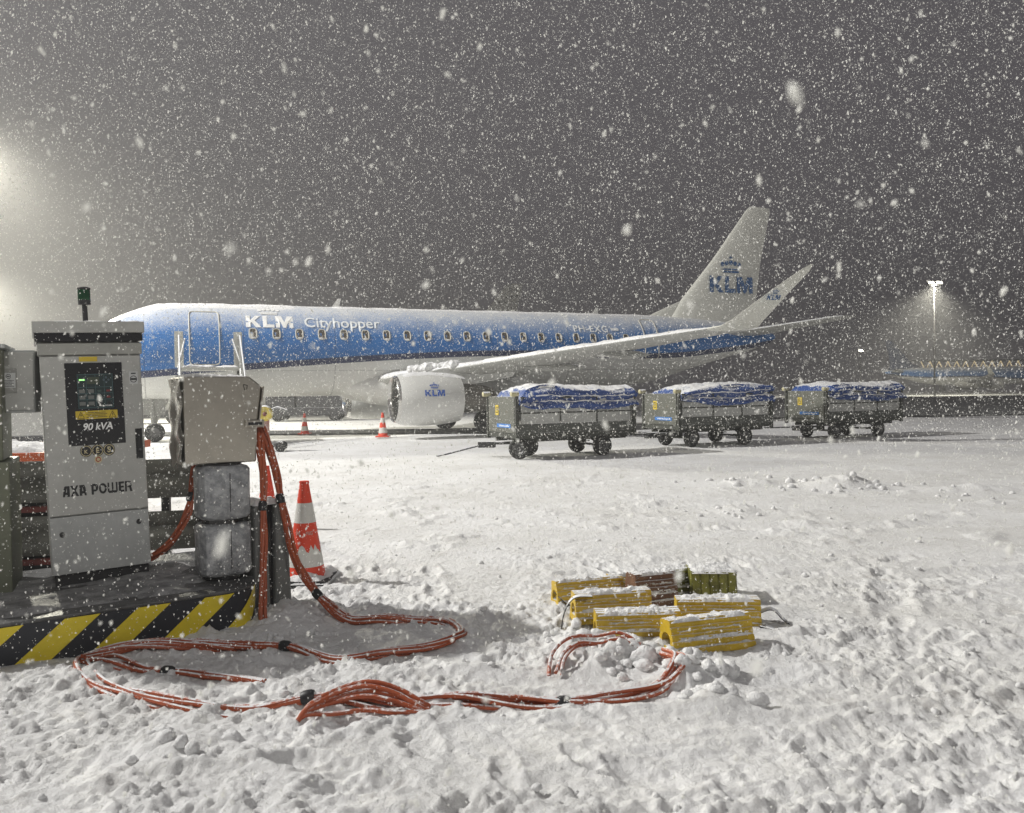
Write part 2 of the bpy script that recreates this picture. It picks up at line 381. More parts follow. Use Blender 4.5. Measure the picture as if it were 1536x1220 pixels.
ASPH = M('cleared_wet_asphalt', (.13, .13, .13), .9, 0, dirt=.4, scale=.4, col2=(.30, .30, .295))
ASPH.node_tree.nodes['Principled BSDF'].inputs['Specular IOR Level'].default_value = .05
mb = MB(); mb.add([(7, 40, .05), (160, 40, .05), (300, 140, .05), (60, 140, .05), (8, 66, .05)], [(0, 1, 2, 3, 4)])
tag(mb.build('taxiway', ASPH), kind='structure')
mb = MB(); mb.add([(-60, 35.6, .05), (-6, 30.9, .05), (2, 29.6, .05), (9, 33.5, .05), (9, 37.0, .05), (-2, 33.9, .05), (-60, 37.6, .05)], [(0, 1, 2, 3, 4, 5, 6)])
tag(mb.build('apron_shadow_strip', M('apron_shadow_tone', (.035, .035, .037), .6, 0, dirt=.5, scale=.6, col2=(.09, .09, .09))), kind='structure')  # dark sheet painting the airliner's shadow band onto the ground

# snow clods lying about
def icos(sub):
    bm = bmesh.new(); bmesh.ops.create_icosphere(bm, subdivisions=sub, radius=1)
    v = np.array([tuple(x.co) for x in bm.verts]); f = np.array([[y.index for y in x.verts] for x in bm.faces]); bm.free(); return v, f
iv, if_ = icos(3)
V = []; F = []; cnt = 0
spots = [(.62, 4.78, .18, 26, .045), (.98, 4.45, .13, 14, .06), (1.02, 4.05, .13, 12, .05), (.42, 5.05, .14, 14, .035), (1.35, 5.3, .5, 20, .02), (-1.5, 3.6, .3, 16, .035), (-.9, 4.55, .5, 20, .02),
         (-2.6, 4.5, .5, 16, .025), (5.2, 12.7, .5, 30, .06), (3.9, 13.2, .6, 16, .05), (6.9, 12, .8, 16, .04), (2.9, 10.2, .3, 14, .03), (-.2, 4.9, .6, 16, .02), (2.2, 4.6, 1.0, 40, .018), (1.2, 3.6, 1.2, 40, .018), (-1.5, 5.3, .2, 10, .025), (0, 7.5, 2.5, 60, .02), (4.5, 8, 2.5, 60, .025), (.02, 4.08, .01, 1, .022)]
for cx, cy, sp, n, r in spots:
    for _ in range(n):
        x = rnd.gauss(cx, sp); y = rnd.gauss(cy, sp * .8); rr = r * rnd.uniform(.35, 1.25)
        sc = np.array([rnd.uniform(.7, 1.3), rnd.uniform(.7, 1.3), rnd.uniform(.6, .95)]) * rr
        d = 1 + .75 * (fbm(iv[:, 0] * 1.7 + cnt, iv[:, 1] * 1.7 + iv[:, 2] * 1.9, 5, cnt % 37, .72) - .5)
        V.append(iv * d[:, None] * sc + np.array([x, y, gz(x, y) + rr * .28])); F.append(if_ + cnt * len(iv)); cnt += 1
clods = np_mesh('snow_clods', np.concatenate(V), np.concatenate(F), SNOWM)
tag(clods, 'loose white clods of snow lying on the trodden snow', 'snow clods', kind='stuff')

# ------------------------------------------------------------------ airliner
PH = R(22.66); PLX, PLY = -15.68, 26.74
SEC = [  # s, zc, half height, half width
    (0, 2.60, .03, .03), (.12, 2.60, .24, .24), (.4, 2.63, .48, .48), (.9, 2.70, .78, .80), (1.5, 2.80, 1.05, 1.07), (2.1, 2.93, 1.32, 1.27), (2.7, 3.04, 1.52, 1.38),
    (3.6, 3.16, 1.66, 1.47), (5, 3.20, 1.68, 1.505), (12, 3.20, 1.68, 1.505), (20, 3.20, 1.68, 1.505), (22, 3.27, 1.62, 1.46), (24, 3.45, 1.43, 1.33), (26, 3.68, 1.12, 1.08), (28, 3.86, .80, .76), (29.5, 3.95, .52, .48),
    (30.4, 4.0, .28, .25), (30.7, 4.02, .10, .10)]
SA = np.array(SEC)
def sec(s):
    return [float(np.interp(s, SA[:, 0], SA[:, k])) for k in (1, 2, 3)]
def fus(s, z, off=0.):        # a point on the camera-side skin at station s and height z
    zc, hh, hw = sec(s); t = math.asin(max(-.999, min(.999, (z - zc) / hh)))
    return Vector((s, -(hw + off) * math.cos(t), zc + (hh + off) * math.sin(t)))
livery = bpy.data.materials.new('blue_and_white_livery'); livery.use_nodes = True
nt = livery.node_tree; N = nt.nodes; L = nt.links; b = N['Principled BSDF']; b.inputs['Roughness'].default_value = .42; b.inputs['Specular IOR Level'].default_value = .3
tc = N.new('ShaderNodeTexCoord'); sp = N.new('ShaderNodeSeparateXYZ'); L.new(tc.outputs['Object'], sp.inputs[0])
mr = N.new('ShaderNodeMapRange'); mr.inputs[2].default_value = 32; L.new(sp.outputs[0], mr.inputs[0])
fc = N.new('ShaderNodeFloatCurve'); cv = fc.mapping.curves[0]
pts = [(0, 1.9), (3.1, 2.22), (7.1, 2.52), (12.4, 2.86), (15.9, 2.98), (23.7, 2.93), (27, 3.2), (29.5, 3.5), (32, 3.9)]
cv.points[0].location = (0, pts[0][1] / 5); cv.points[1].location = (1, pts[-1][1] / 5)
for s_, z_ in pts[1:-1]: cv.points.new(s_ / 32, z_ / 5)
fc.mapping.update(); L.new(mr.outputs[0], fc.inputs[1])
zz = N.new('ShaderNodeMath'); zz.operation = 'MULTIPLY_ADD'; L.new(fc.outputs[0], zz.inputs[0]); zz.inputs[1].default_value = -5; L.new(sp.outputs[2], zz.inputs[2])   # z - zb
def step(src, a, b_):
    m_ = N.new('ShaderNodeMapRange'); L.new(src, m_.inputs[0]); m_.inputs[1].default_value = a; m_.inputs[2].default_value = b_; return m_.outputs[0]
cn = nz(.9, 4)
white = mx(rp(nz(.7, 5), .4, (0, 0, 0), .7, (1, 1, 1)), (.62, .62, .59), (.53, .53, .50))
blue = mx(rp(nz(1.2, 4), .35, (0, 0, 0), .7, (1, 1, 1)), (.002, .125, .40), (.003, .150, .46))
cur = mx(step(zz.outputs[0], -.005, .005), white, (.006, .016, .075))
cur = mx(step(zz.outputs[0], .20, .25), cur, blue)
fr = N.new('ShaderNodeMath'); fr.operation = 'PINGPONG'; L.new(sp.outputs[0], fr.inputs[0]); fr.inputs[1].default_value = 1.58
fz = N.new('ShaderNodeMath'); fz.operation = 'PINGPONG'; L.new(sp.outputs[2], fz.inputs[0]); fz.inputs[1].default_value = .61
cur = mx(step(fr.outputs[0], .022, .006), cur, mx(.45, cur, (.02, .02, .03))); cur = mx(step(fz.outputs[0], .016, .004), cur, mx(.35, cur, (.03, .03, .04)))
g = N.new('ShaderNodeNewGeometry'); sn = N.new('ShaderNodeSeparateXYZ'); L.new(g.outputs['Normal'], sn.inputs[0])
n1 = nz(34, 3, .8); n2 = nz(1.6, 5, .7)
def madd(a, k, c):
    m_ = N.new('ShaderNodeMath'); m_.operation = 'MULTIPLY_ADD'; L.new(a, m_.inputs[0]); m_.inputs[1].default_value = k
    if isinstance(c, float): m_.inputs[2].default_value = c
    else: L.new(c, m_.inputs[2])
    return m_.outputs[0]
q = madd(n1, 1.5, madd(n2, .5, sn.outputs[2]))
cur = mx(step(q, 1.30, 1.90), cur, (.68, .69, .69))
cur = mx(rp(nz(60, 2, .5), .67, (0, 0, 0), .70, (1, 1, 1)), cur, (.75, .75, .75))
L.new(cur, b.inputs['Base Color'])

plane = thing('airliner', (PLX, PLY, 0), PH, 'blue topped airliner with snow on its roof parked behind the baggage carts', 'airplane')
ss = np.concatenate([np.linspace(0, 1, 12) ** 1.6 * 4, np.linspace(4.4, 20, 40), np.linspace(20.4, 30.7, 34)])
NT = 72; mb = MB(); vs = []
for s_ in ss:
    zc, hh, hw = sec(s_)
    for k in range(NT):
        t = 2 * math.pi * k / NT; vs.append((s_, -hw * math.cos(t), zc + hh * math.sin(t)))
fs = [(i * NT + k, i * NT + (k + 1) % NT, (i + 1) * NT + (k + 1) % NT, (i + 1) * NT + k) for i in range(len(ss) - 1) for k in range(NT)]
mb.add(vs, fs + [tuple(range(NT)), tuple((len(ss) - 1) * NT + k for k in range(NT))])
mb.build('fuselage', livery, plane, smooth=True)

# cockpit windows
for sgn in (-1, 1):
    for a0, a1 in ((62, 88), (36, 60), (14, 34)):
        mb = MB()
        pts4 = []
        for s_, aa in ((1.45, a0), (1.45, a1), (2.15, a1), (2.15, a0)):
            s2 = s_ + (1 - a0 / 90) * .5
            zc, hh, hw = sec(s2); t = R(aa) * .62 + R(18)
            pts4.append((s2, sgn * (hw + .02) * math.cos(t), zc + (hh + .02) * math.sin(t)))
        mb.add(pts4, [(0, 1, 2, 3)]); mb.build('cockpit_window', BLACK, plane)

def patch(name, s0, s1, z0, z1, mat, off, parent, nu=6, nv=10):
    mb = MB(); mb.grid(lambda u, v: fus(s0 + (s1 - s0) * u, z0 + (z1 - z0) * v, off), nu, nv); return mb.build(name, mat, parent, smooth=True)
RIMW = M('snowy_window_rim', (.55, .53, .46), .6, 0, fleck=.3)
def door_with_rim(s0, s1, z0, z1):
    d = patch('passenger_door', s0, s1, z0, z1, livery, .006, plane)
    pts = []
    r_ = .12
    for (cs, cz, a0) in ((s1 - r_, z1 - r_, 0), (s0 + r_, z1 - r_, 90), (s0 + r_, z0 + r_, 180), (s1 - r_, z0 + r_, 270)):
        for k in range(5):
            a = R(a0 + k * 22.5); pts.append((cs + r_ * math.cos(a), cz + r_ * math.sin(a)))
    full = []
    for i, p in enumerate(pts):
        q_ = pts[(i + 1) % len(pts)]; n = max(1, int(math.hypot(q_[0] - p[0], q_[1] - p[1]) / .15))
        for k in range(n): full.append(fus(p[0] + (q_[0] - p[0]) * k / n, p[1] + (q_[1] - p[1]) * k / n, .012))
    MB().tube(full, .022, 6, closed=True).build('door_frame', RIMW, d, smooth=True)
    return d
door_with_rim(4.57, 5.53, 2.66, 4.5)
door_with_rim(22.6, 23.3, 2.9, 4.6)
for i in range(20):
    s0 = 6.64 + i * .791; zc = 3.74
    pr = [(s0 + .125 * math.copysign(abs(math.cos(a)) ** .6, math.cos(a)), zc + .18 * math.copysign(abs(math.sin(a)) ** .6, math.sin(a))) for a in [2 * math.pi * k / 20 for k in range(20)]]
    f = MB().tube([fus(x, z, .004) for x, z in pr], .022, 6, closed=True).build('cabin_window', RIMW, plane, smooth=True)
    m_ = MB(); m_.add([fus(x, z, .006) for x, z in pr], [tuple(range(20))]); m_.build('pane', GLASSW, f)
    # a pad of wind-blown snow on the lower rim of the window
    a0 = rnd.uniform(-.06, .06)
    m_ = MB(); m_.tube([fus(s0 + a0 + dx, zc - .16 + abs(dx) * .3, .02) for dx in (-.08, -.03, .03, .08)], [.01, .035 * rnd.uniform(.6, 1.2), .03, .01], 6); m_.build('snow_pad', SNOWM, f, smooth=True)

def fmap(s0, z0, k):     # letters on the fuselage side; k = metres per unit
    def f(u, v):
        zc, hh, hw = sec(s0); t0 = math.asin((z0 - zc) / hh); t = t0 + v * k / ((hh + hw) / 2)
        return Vector((s0 + u * k, -(hw + .018) * math.cos(t), zc + (hh + .018) * math.sin(t)))
    return f
mesh_polys('lettering', KLM, fmap(6.42, 3.96, .50), LWHITE, plane)
mesh_polys('crown_emblem', CROWN, fmap(6.42, 3.92, .50), LWHITE, plane)
text('lettering', 'Cityhopper', fmap(8.42, 4.0, 1), 2.75, LGREYW, plane, bold=.012)
text('registration', 'PH-EXG', fmap(19.25, 4.0, 1), 1.6, LGREYW, plane, bold=.02, spacing=1.1)
MB().grid(lambda u, v: fmap(21.0, 4.07, 1)(u * .38, v * .12), 4, 1).build('flag_mark', LGREYW, plane)

def airfoil(n=14):
    xs = [.5 * (1 - math.cos(math.pi * k / n)) for k in range(n + 1)]
    yt = [5 * (.2969 * math.sqrt(x) - .126 * x - .3516 * x * x + .2843 * x ** 3 - .1036 * x ** 4) for x in xs]
    return [(x, y) for x, y in zip(xs, yt)][::-1] + [(x, -y * .8) for x, y in zip(xs, yt)][1:-1]
def loft(name, secs, mat, parent, smooth=True):
    """secs: (le point, chord, thickness ratio, thickness direction)"""
    prof = airfoil(); n = len(prof); vs = []
    for le, ch, th, nd in secs:
        le = Vector(le); nd = Vector(nd).normalized()
        for x, y in prof: vs.append(le + Vector((1, 0, 0)) * x * ch + nd * y * ch * th)
    fs = [(i * n + k, i * n + (k + 1) % n, (i + 1) * n + (k + 1) % n, (i + 1) * n + k) for i in range(len(secs) - 1) for k in range(n)]
    fs += [tuple(range(n))[::-1], tuple((len(secs) - 1) * n + k for k in range(n))]
    return MB().add(vs, fs).build(name, mat, parent, smooth=smooth)
def wing_secs(sg):
    Z = (0, 0, 1)
    return [((10.7, 0.6 * sg, 2.05), 5.8, .13, Z), ((11.2, 1.6 * sg, 2.12), 5.2, .13, Z), ((13.05, 4.6 * sg, 2.42), 3.4, .12, Z), ((15.2, 8.4 * sg, 2.83), 2.35, .11, Z), ((17.55, 12.55 * sg, 3.22), 1.45, .10, Z)]
for sg in (-1, 1):
    wg = loft('wing', wing_secs(sg), WINGM, plane)
    loft('winglet', [((17.55, 12.55 * sg, 3.22), 1.45, .10, (0, 0, 1)), ((17.78, 12.82 * sg, 3.27), 1.3, .09, (0, -.35 * sg, 1)), ((18.0, 13.0 * sg, 3.42), 1.1, .08, (0, -sg, .6)),
                     ((18.95, 13.5 * sg, 4.2), .66, .07, (0, -sg, .25)), ((19.62, 13.85 * sg, 4.72), .35, .07, (0, -sg, .25)), ((19.95, 13.92 * sg, 4.9), .08, .07, (0, -sg, .25))], FINM, wg)
    loft('stabilizer', [((26.9, .3 * sg, 4.05), 2.7, .10, (0, 0, 1)), ((27.9, 1.5 * sg, 4.18), 2.2, .10, (0, 0, 1)), ((29.7, 4.6 * sg, 4.52), 1.25, .09, (0, 0, 1)), ((30.0, 5.0 * sg, 4.56), .8, .07, (0, 0, 1))], WINGM, plane)
    # flap track fairings
    for y_, s_, l_ in ((5.9, 15.0, 2.4), (8.7, 16.3, 1.9)):
        z_ = 2.42 + (y_ - 4.6) * .108
        m_ = MB(); m_.lathe([(.01, s_), (.09, s_ + .3), (.15, s_ + .9), (.12, s_ + l_ * .75), (.01, s_ + l_)], 12, (0, y_ * sg, z_ - .16), 'x'); m_.build('flap_track_fairing', WINGM, wg, smooth=True)
# snow on the near wing
def wing_top(u, v, sg=-1):
    S = wing_secs(sg); t = u * 3.0 + 1; i = min(3, int(t)); f = t - i
    a, b_ = S[i], S[i + 1]; le = Vector(a[0]).lerp(Vector(b_[0]), f); ch = a[1] + (b_[1] - a[1]) * f
    x = v * .62 + .004; y = 5 * .12 * (.2969 * math.sqrt(x) - .126 * x - .3516 * x * x + .2843 * x ** 3 - .1036 * x ** 4)
    return le + Vector((x * ch, 0, y * ch)), Vector((-.35 if v < .15 else 0, 0, 1))
snow_layer('snow_cover', plane, wing_top, 160, 14, .055, 3, .06, 3., (11, 2.2))
m_ = MB()
for k in range(46):
    y_ = -rnd.triangular(2.2, 5.3, 3.2); s_ = 11.2 + (-y_ - 1.6) * .617 + rnd.uniform(0, .55); z_ = 2.12 + (-y_ - 1.6) * .1 + rnd.uniform(.10, .22)
    rr = rnd.uniform(.05, .16); dd = 1 + .6 * (fbm(iv[:, 0] * 2 + k, iv[:, 1] * 2 + iv[:, 2], 3, k) - .5); vv = iv * dd[:, None] * np.array([rr * 1.3, rr * 1.2, rr]) + np.array([s_, y_, z_ + rnd.uniform(0, .08)])
    m_.add([tuple(p) for p in vv], [tuple(f) for f in if_])
m_.build('snow_ridge', SNOWM, plane, smooth=True)

# fin with dorsal fillet
m_ = loft('fin', [((24.6, 0, 4.55), 5.3, .10, (0, 1, 0)), ((25.36, 0, 5.58), 4.25, .09, (0, 1, 0)), ((27.2, 0, 7.6), 2.75, .09, (0, 1, 0)), ((29.1, 0, 9.95), 1.42, .09, (0, 1, 0)), ((29.35, 0, 10.16), 1.15, .05, (0, 1, 0))], FINM, plane)
loft('dorsal_fillet', [((23.2, 0, 4.66), 3.5, .04, (0, 1, 0)), ((24.1, 0, 5.06), 2.4, .04, (0, 1, 0)), ((25.3, 0, 5.56), 1.0, .05, (0, 1, 0))], FINM, m_)
def finmap(s0, z0, k): return lambda u, v: Vector((s0 + u * k, -.21 + .012 * (z0 + v * k - 6), z0 + v * k))
mesh_polys('lettering', KLM, finmap(26.85, 6.02, .76), LBLUE, plane)
mesh_polys('crown_emblem', CROWN, finmap(26.85, 6.0, .76), LBLUE, plane)
# winglet lettering lies on the inboard... camera-side face of the near winglet
def wlmap(u, v):
    k = .135; z = 3.95 + v * k * .95
    return Vector((18.78 + u * k + v * k * .25, -13.47 - .33 * (z - 3.95) * .9 - .055, z))
mesh_polys('lettering', KLM + CROWN, wlmap, LBLUE, plane)

# wing-body fairing
mb = MB(); vs = []; SS = np.linspace(0, 1, 26)
for t in SS:
    s_ = 9.3 + t * 9.2; e = math.sin(math.pi * min(1, max(0, t))) ** .55
    for k in range(36):
        a = 2 * math.pi * k / 36; vs.append((s_, -(1.84 * e + .02) * math.cos(a), 1.90 + (.95 * e + .02) * math.sin(a)))
mb.add(vs, [(i * 36 + k, i * 36 + (k + 1) % 36, (i + 1) * 36 + (k + 1) % 36, (i + 1) * 36 + k) for i in range(25) for k in range(36)])
mb.build('wing_fairing', WHITEP, plane, smooth=True)

def engine(sg):
    y = 4.15 * sg; z = 1.37; c = (0, y, z)
    n_ = MB().lathe([(.80, 10.98), (.86, 11.15), (.905, 11.5), (.925, 12.0), (.90, 12.5), (.83, 13.0), (.79, 13.2), (.73, 13.2), (.75, 12.9)], 48, c, 'x').build('engine_nacelle', WHITEP, plane, smooth=True)
    MB().lathe([(.72, 11.25), (.722, 11.05), (.735, 10.93), (.76, 10.89), (.785, 10.92), (.803, 10.985), (.807, 11.0)], 48, c, 'x').build('inlet_lip', LIP, n_, smooth=True)
    MB().lathe([(.72, 11.25), (.70, 12.0), (.695, 12.1)], 40, c, 'x').build('inlet_duct', M('inlet_liner', (.06, .06, .055), .5, .3, fleck=.3), n_, smooth=True)
    f_ = MB().lathe([(.695, 12.1), (.02, 12.1)], 40, c, 'x').build('fan', M('fan_dark', (.012, .012, .012), .5), n_)
    for k in range(24):
        a = 2 * math.pi * k / 24; m2 = MB(); p = []
        for r_, tw in ((.17, .10), (.42, .20), (.685, .27)):
            for s2 in (-1, 1):
                aa = a + s2 * tw * .35 / max(r_, .3) * .5; p.append((11.78 + s2 * .07 + .05, y + r_ * math.cos(aa), z + r_ * math.sin(aa)))
        m2.add(p, [(0, 1, 3, 2), (2, 3, 5, 4)]); m2.build('fan_blade', M('fan_blade_metal', (.035, .035, .035), .45, .5), f_)
    MB().lathe([(.01, 11.45), (.09, 11.55), (.15, 11.7), (.18, 11.85)], 20, c, 'x').build('spinner', M('spinner_dark', (.05, .05, .05), .4), f_, smooth=True)
    MB().lathe([(.50, 13.0), (.54, 13.2), (.52, 13.7), (.42, 14.25), (.36, 14.45), (.33, 14.45), (.34, 14.2)], 32, c, 'x').build('core_nozzle', M('burnt_nozzle', (.16, .15, .13), .5, .5, fleck=.25), n_, smooth=True)
    MB().lathe([(.24, 14.1), (.14, 14.6), (.01, 14.95)], 20, c, 'x').build('exhaust_cone', MATS['burnt_nozzle'], n_, smooth=True)
    MB().prism([(11.6, 0, z + .80), (12.6, 0, z + 1.05), (13.3, 0, z + 1.12), (15.4, 0, z + 1.05), (15.3, 0, z + .75), (13.6, 0, z + .45), (13.0, 0, z + .6)], (0, y - .12, 0), (0, y + .12, 0)).build('pylon', WHITEP, n_, bevel=.03)
    if sg < 0:
        def em(u, v, k=.215):
            t = (v * k - .0) / .92 + .10; return Vector((11.76 + u * k, y - (.925 + .012) * math.cos(t), z + (.925 + .012) * math.sin(t)))
        mesh_polys('lettering', KLM, em, LBLUE2, n_); mesh_polys('crown_emblem', CROWN, em, LBLUE2, n_)
        def et(u, v):
            a = R(58 + 64 * v); s_ = 11.05 + 2.3 * u; r_ = float(np.interp(s_, [11.0, 11.15, 11.5, 12, 12.6, 13.2, 13.45], [.81, .86, .905, .925, .90, .82, .775]))
            nrm = Vector((0, -math.cos(a), math.sin(a))); return Vector((s_, y, z)) + nrm * r_, nrm
        snow_layer('snow_cover', n_, et, 40, 20, .022, 5, .12, 4., (2.4, 1))
engine(-1); engine(1)

def gear(name, s_, y, r, width, top, twin=True):
    m_ = MB().tube([(s_, y, r), (s_ - .1, y, top)], .09, 10)
    m_.tube([(s_ - .05, y, r * 1.6), (s_ + .55, y, top)], .05, 8)
    m_.box(s_ - .45, s_ + .35, y - .02, y + .02, top - .75, top - .05) if twin == 1 else None
    g_ = m_.build(name, M('gear_grey', (.30, .30, .28), .5, .3, fleck=.3), plane, smooth=True)
    for sd in (-1, 1):
        w_ = MB().lathe([(r * .5, -.1), (r * .85, -.11), (r * .97, -.07), (r, 0), (r * .97, .07), (r * .85, .11), (r * .5, .1)], 28, (s_, y + sd * width, r), 'y').build('wheel', TYRE, g_, smooth=True)
        MB().lathe([(.02, -.06), (r * .3, -.08), (r * .5, -.1), (r * .5, .1), (r * .3, .08), (.02, .06)], 20, (s_, y + sd * width, r), 'y').build('rim', RIM, g_, smooth=True)
gear('main_gear', 14.9, -2.6, .47, .22, 1.7); gear('main_gear', 14.9, 2.6, .47, .22, 1.7); gear('nose_gear', 3.4, 0, .33, .16, 1.7)
for s_, h_ in ((9.6, .35), (20.8, .30)):
    MB().prism([(s_, 0, 4.84), (s_ + .30, 0, 4.84), (s_ + h_ * 1.1, 0, 4.86 + h_), (s_ + h_ * 1.1 - .12, 0, 4.86 + h_)], (0, -.015, 0), (0, .015, 0)).build('blade_antenna', WHITEP, plane)
# patchy snow on the crown: overlapping ragged slabs
def crown_top(s0, s1, a0, a1):
    def f(u, v):
        s_ = s0 + (s1 - s0) * u; a = R(a0 + (a1 - a0) * v); zc, hh, hw = sec(s_)
        n = Vector((0, -math.cos(a), math.sin(a))); return Vector((s_, -hw * math.cos(a), zc + hh * math.sin(a))), n
    return f
snow_layer('snow_cover', plane, crown_top(2.7, 8.6, 58, 122), 90, 16, .035, 6, .10, 2., (6, 2))
snow_layer('snow_cover', plane, crown_top(8.2, 25.0, 68, 112), 150, 12, .03, 16, .10, 2., (15, 1.6))

# ------------------------------------------------------------------ other airliners, seen through the snow
KEEP = ('fuselage', 'wing', 'fin', 'stabilizer', 'engine_nacelle', 'wing_fairing', 'main_gear', 'nose_gear', 'cockpit_window')
def other(loc, rz, label):
    r_ = plane.copy(); C.objects.link(r_); r_.location = loc; r_.rotation_euler = (0, 0, rz); r_['label'] = label; r_['category'] = 'airplane'
    for ch in list(plane.children):
        if ch.name.split('.')[0] in KEEP:
            c_ = ch.copy(); C.objects.link(c_); c_.parent = r_
            for g_ in list(ch.children):
                if g_.name.split('.')[0] in ('winglet', 'wheel', 'inlet_lip', 'fan', 'core_nozzle', 'dorsal_fillet', 'pylon'):
                    d_ = g_.copy(); C.objects.link(d_); d_.parent = c_
    return r_
far = other((101, 152, 0), R(182), 'distant dark blue airliner under the lit lattice bridge at the right edge')
beh = other((-29.5, 62.5, 0), R(3), 'airliner hidden behind the blue one, only its dotted grey tail fin rising above')
dot = bpy.data.materials.new('dotted_grey_fin'); dot.use_nodes = True
nt = dot.node_tree; N = nt.nodes; L = nt.links; b = N['Principled BSDF']; tc = N.new('ShaderNodeTexCoord')
vo = N.new('ShaderNodeTexVoronoi'); vo.inputs['Scale'].default_value = 2.2; vo.inputs['Randomness'].default_value = .35; L.new(tc.outputs['Object'], vo.inputs['Vector'])
L.new(rp(vo.outputs['Distance'], .26, (.005, .005, .005), .33, (.32, .31, .29)), b.inputs['Base Color'])
FARBLUE = M('far_airliner_navy', (.02, .035, .10), .5, 0, dirt=.3)
for r_ in (beh, far):
    for ch in list(r_.children):
        if ch.name.startswith('fin'):
            ch.data = ch.data.copy(); ch.data.materials[0] = dot if r_ is beh else FARBLUE
            for g_ in ch.children: g_.data = g_.data.copy(); g_.data.materials[0] = dot if r_ is beh else FARBLUE

# ------------------------------------------------------------------ baggage carts
def wheel(parent, x, y, r, yaw=0, name='wheel'):
    T = Matrix.Translation((x, y, r)) @ Matrix.Rotation(yaw, 4, 'Z')
    w_ = MB().lathe([(r * .55, -.075), (r * .8, -.085), (r * .95, -.06), (r, -.02), (r, .02), (r * .95, .06), (r * .8, .085), (r * .55, .075)], 28, (0, 0, 0), 'y').build(name, TYRE, parent, smooth=True, T=T)
    MB().lathe([(.02, -.03), (r * .2, -.05), (r * .35, -.03), (r * .55, -.075), (r * .55, .075), (r * .35, .03), (.02, .03)], 20, (0, 0, 0), 'y').build('rim', RIM, w_, smooth=True, T=T)
def cart(loc, seed, label, steer, bar):
    rz = R(25); Lc, W = 3.2, 1.65; zb = .50; zt = 1.42
    r_ = thing('baggage_cart', loc, rz, label, 'baggage cart', 'covered baggage carts coupled in a row')
    m_ = MB().box(0, Lc, 0, W, zb, zb + .12).box(.06, Lc - .06, .3, .38, zb - .10, zb - .002).box(.06, Lc - .06, W - .38, W - .3, zb - .10, zb - .002)
    m_.build('chassis', CARTD, r_, bevel=.008)
    MB().box(.02, Lc - .02, -.012, .03, zb + .124, zb + .33).build('skirt_board', M('cart_skirt', (.075, .08, .07), .5, .1, fleck=.3, dirt=.6), r_, bevel=.006)
    for y_ in (0, W - .03):
        MB().box(.12, Lc - .12, y_ + .004, y_ + .026, zb + .335, zt).build('side_panel', CARTG, r_)
        m_ = MB()
        for z_ in (zb + .57, zb + .75): m_.box(.12, Lc - .12, y_ - .016, y_ + .046, z_, z_ + .028)
        for x_ in (Lc * .35, Lc * .66): m_.box(x_, x_ + .03, y_ - .02, y_ + .05, zb + .335, zt)
        m_.box(.12, Lc - .12, y_ - .02, y_ + .05, zt, zt + .04)
        m_.build('side_frame', CARTD, r_)
    m_ = MB().box(-.02, .02, .09, W - .09, zb + .124, zt + .05); m_.build('end_panel', CARTP, r_, bevel=.005)
    MB().box(Lc - .02, Lc + .02, .09, W - .09, zb + .124, zt).build('end_panel', CARTG, r_, bevel=.005)
    m_ = MB(); 
    for x_ in (-.03, Lc - .05):
        for y_ in (-.03, W - .05):
            p_ = MB().box(x_, x_ + .08, y_, y_ + .08, zb - .04, zt + .07).build('corner_post', CARTD, r_, bevel=.008)
            if x_ < 0:
                MB().lathe([(.02, -.14), (.06, -.12), (.065, .0), (.065, .06), (.02, .08)], 14, (x_ + .02, y_ + .04, zt + .11), 'x', cap=True).build('post_buffer', M('cream_buffer', (.50, .46, .27), .6, 0, snow=.7), p_, smooth=True)
    MB().box(-.028, -.0225, .95, 1.13, 1.03, 1.27).build('warning_plate', SIGNY, r_)
    m_ = MB()
    for z_ in (1.08, 1.15, 1.21): m_.box(-.031, -.029, .99, 1.09, z_, z_ + .018)
    m_.box(-.031, -.029, .985, .998, 1.08, 1.228).box(-.031, -.029, 1.08, 1.093, 1.08, 1.228); m_.build('plate_symbol', LBLACK, r_)
    MB().box(-.028, -.0225, .28, 1.05, .74, .83).build('name_strip', SIGNB, r_)
    m_ = MB()
    for k in range(9): m_.box(-.031, -.029, .36 + k * .065, .36 + k * .065 + .035, .765, .765 + rnd.uniform(.025, .045))
    m_.build('strip_marks', LWHITE, r_)
    # tarpaulin, bundled in folds along the top and hanging over the sides
    def tf(u, v):
        x = .16 + u * (Lc - .12); a = v
        lift = min(1, (u + .05) / .26) ** .7
        hgt = .24 * lift + .05 + .05 * math.sin(u * 5 + seed)
        w_ = W + .14
        # cross-section: near skirt (a 0..0.3), top, far skirt
        if a < .34:
            t = a / .34; y = -.09 - .05 * math.sin(t * math.pi * 3.2 + .8 * math.sin(u * 7 + seed)) - .03 * math.sin(u * 21 + t * 6); z = zt - .20 + t * (.19 + hgt * .8) - (1 - t) * .08 * math.sin(u * math.pi) - .03 * math.sin(u * 9 + seed) * (1 - t)
            y += t * t * .10
        elif a > .66:
            t = (1 - a) / .34; y = W + .08 + .05 * math.sin(t * math.pi * 3 + u * 6); z = zt - .20 + t * (.19 + hgt * .8); y -= t * t * .1
        else:
            t = (a - .34) / .32; y = .01 + t * (W - .02); z = zt - .01 + hgt * .8 + hgt * .28 * math.sin(t * math.pi) + .035 * math.sin(u * 6 + t * 5 + seed) + .02 * math.sin(t * 19 + u * 4)
        k = float(fbm(u * 16, v * 9, 4, seed)) - .5
        z += k * .07; y += k * .05 * (1 if a < .5 else -1)
        if u > .985: z -= .03
        if u < .06: z = zt - .14 + (z - zt + .14) * (u / .06) ** .5
        return Vector((x - .1 * (v < .5) * (1 - lift), y, z))
    t_ = MB().grid(tf, 120, 60).build('tarpaulin', TARP, r_, smooth=True)
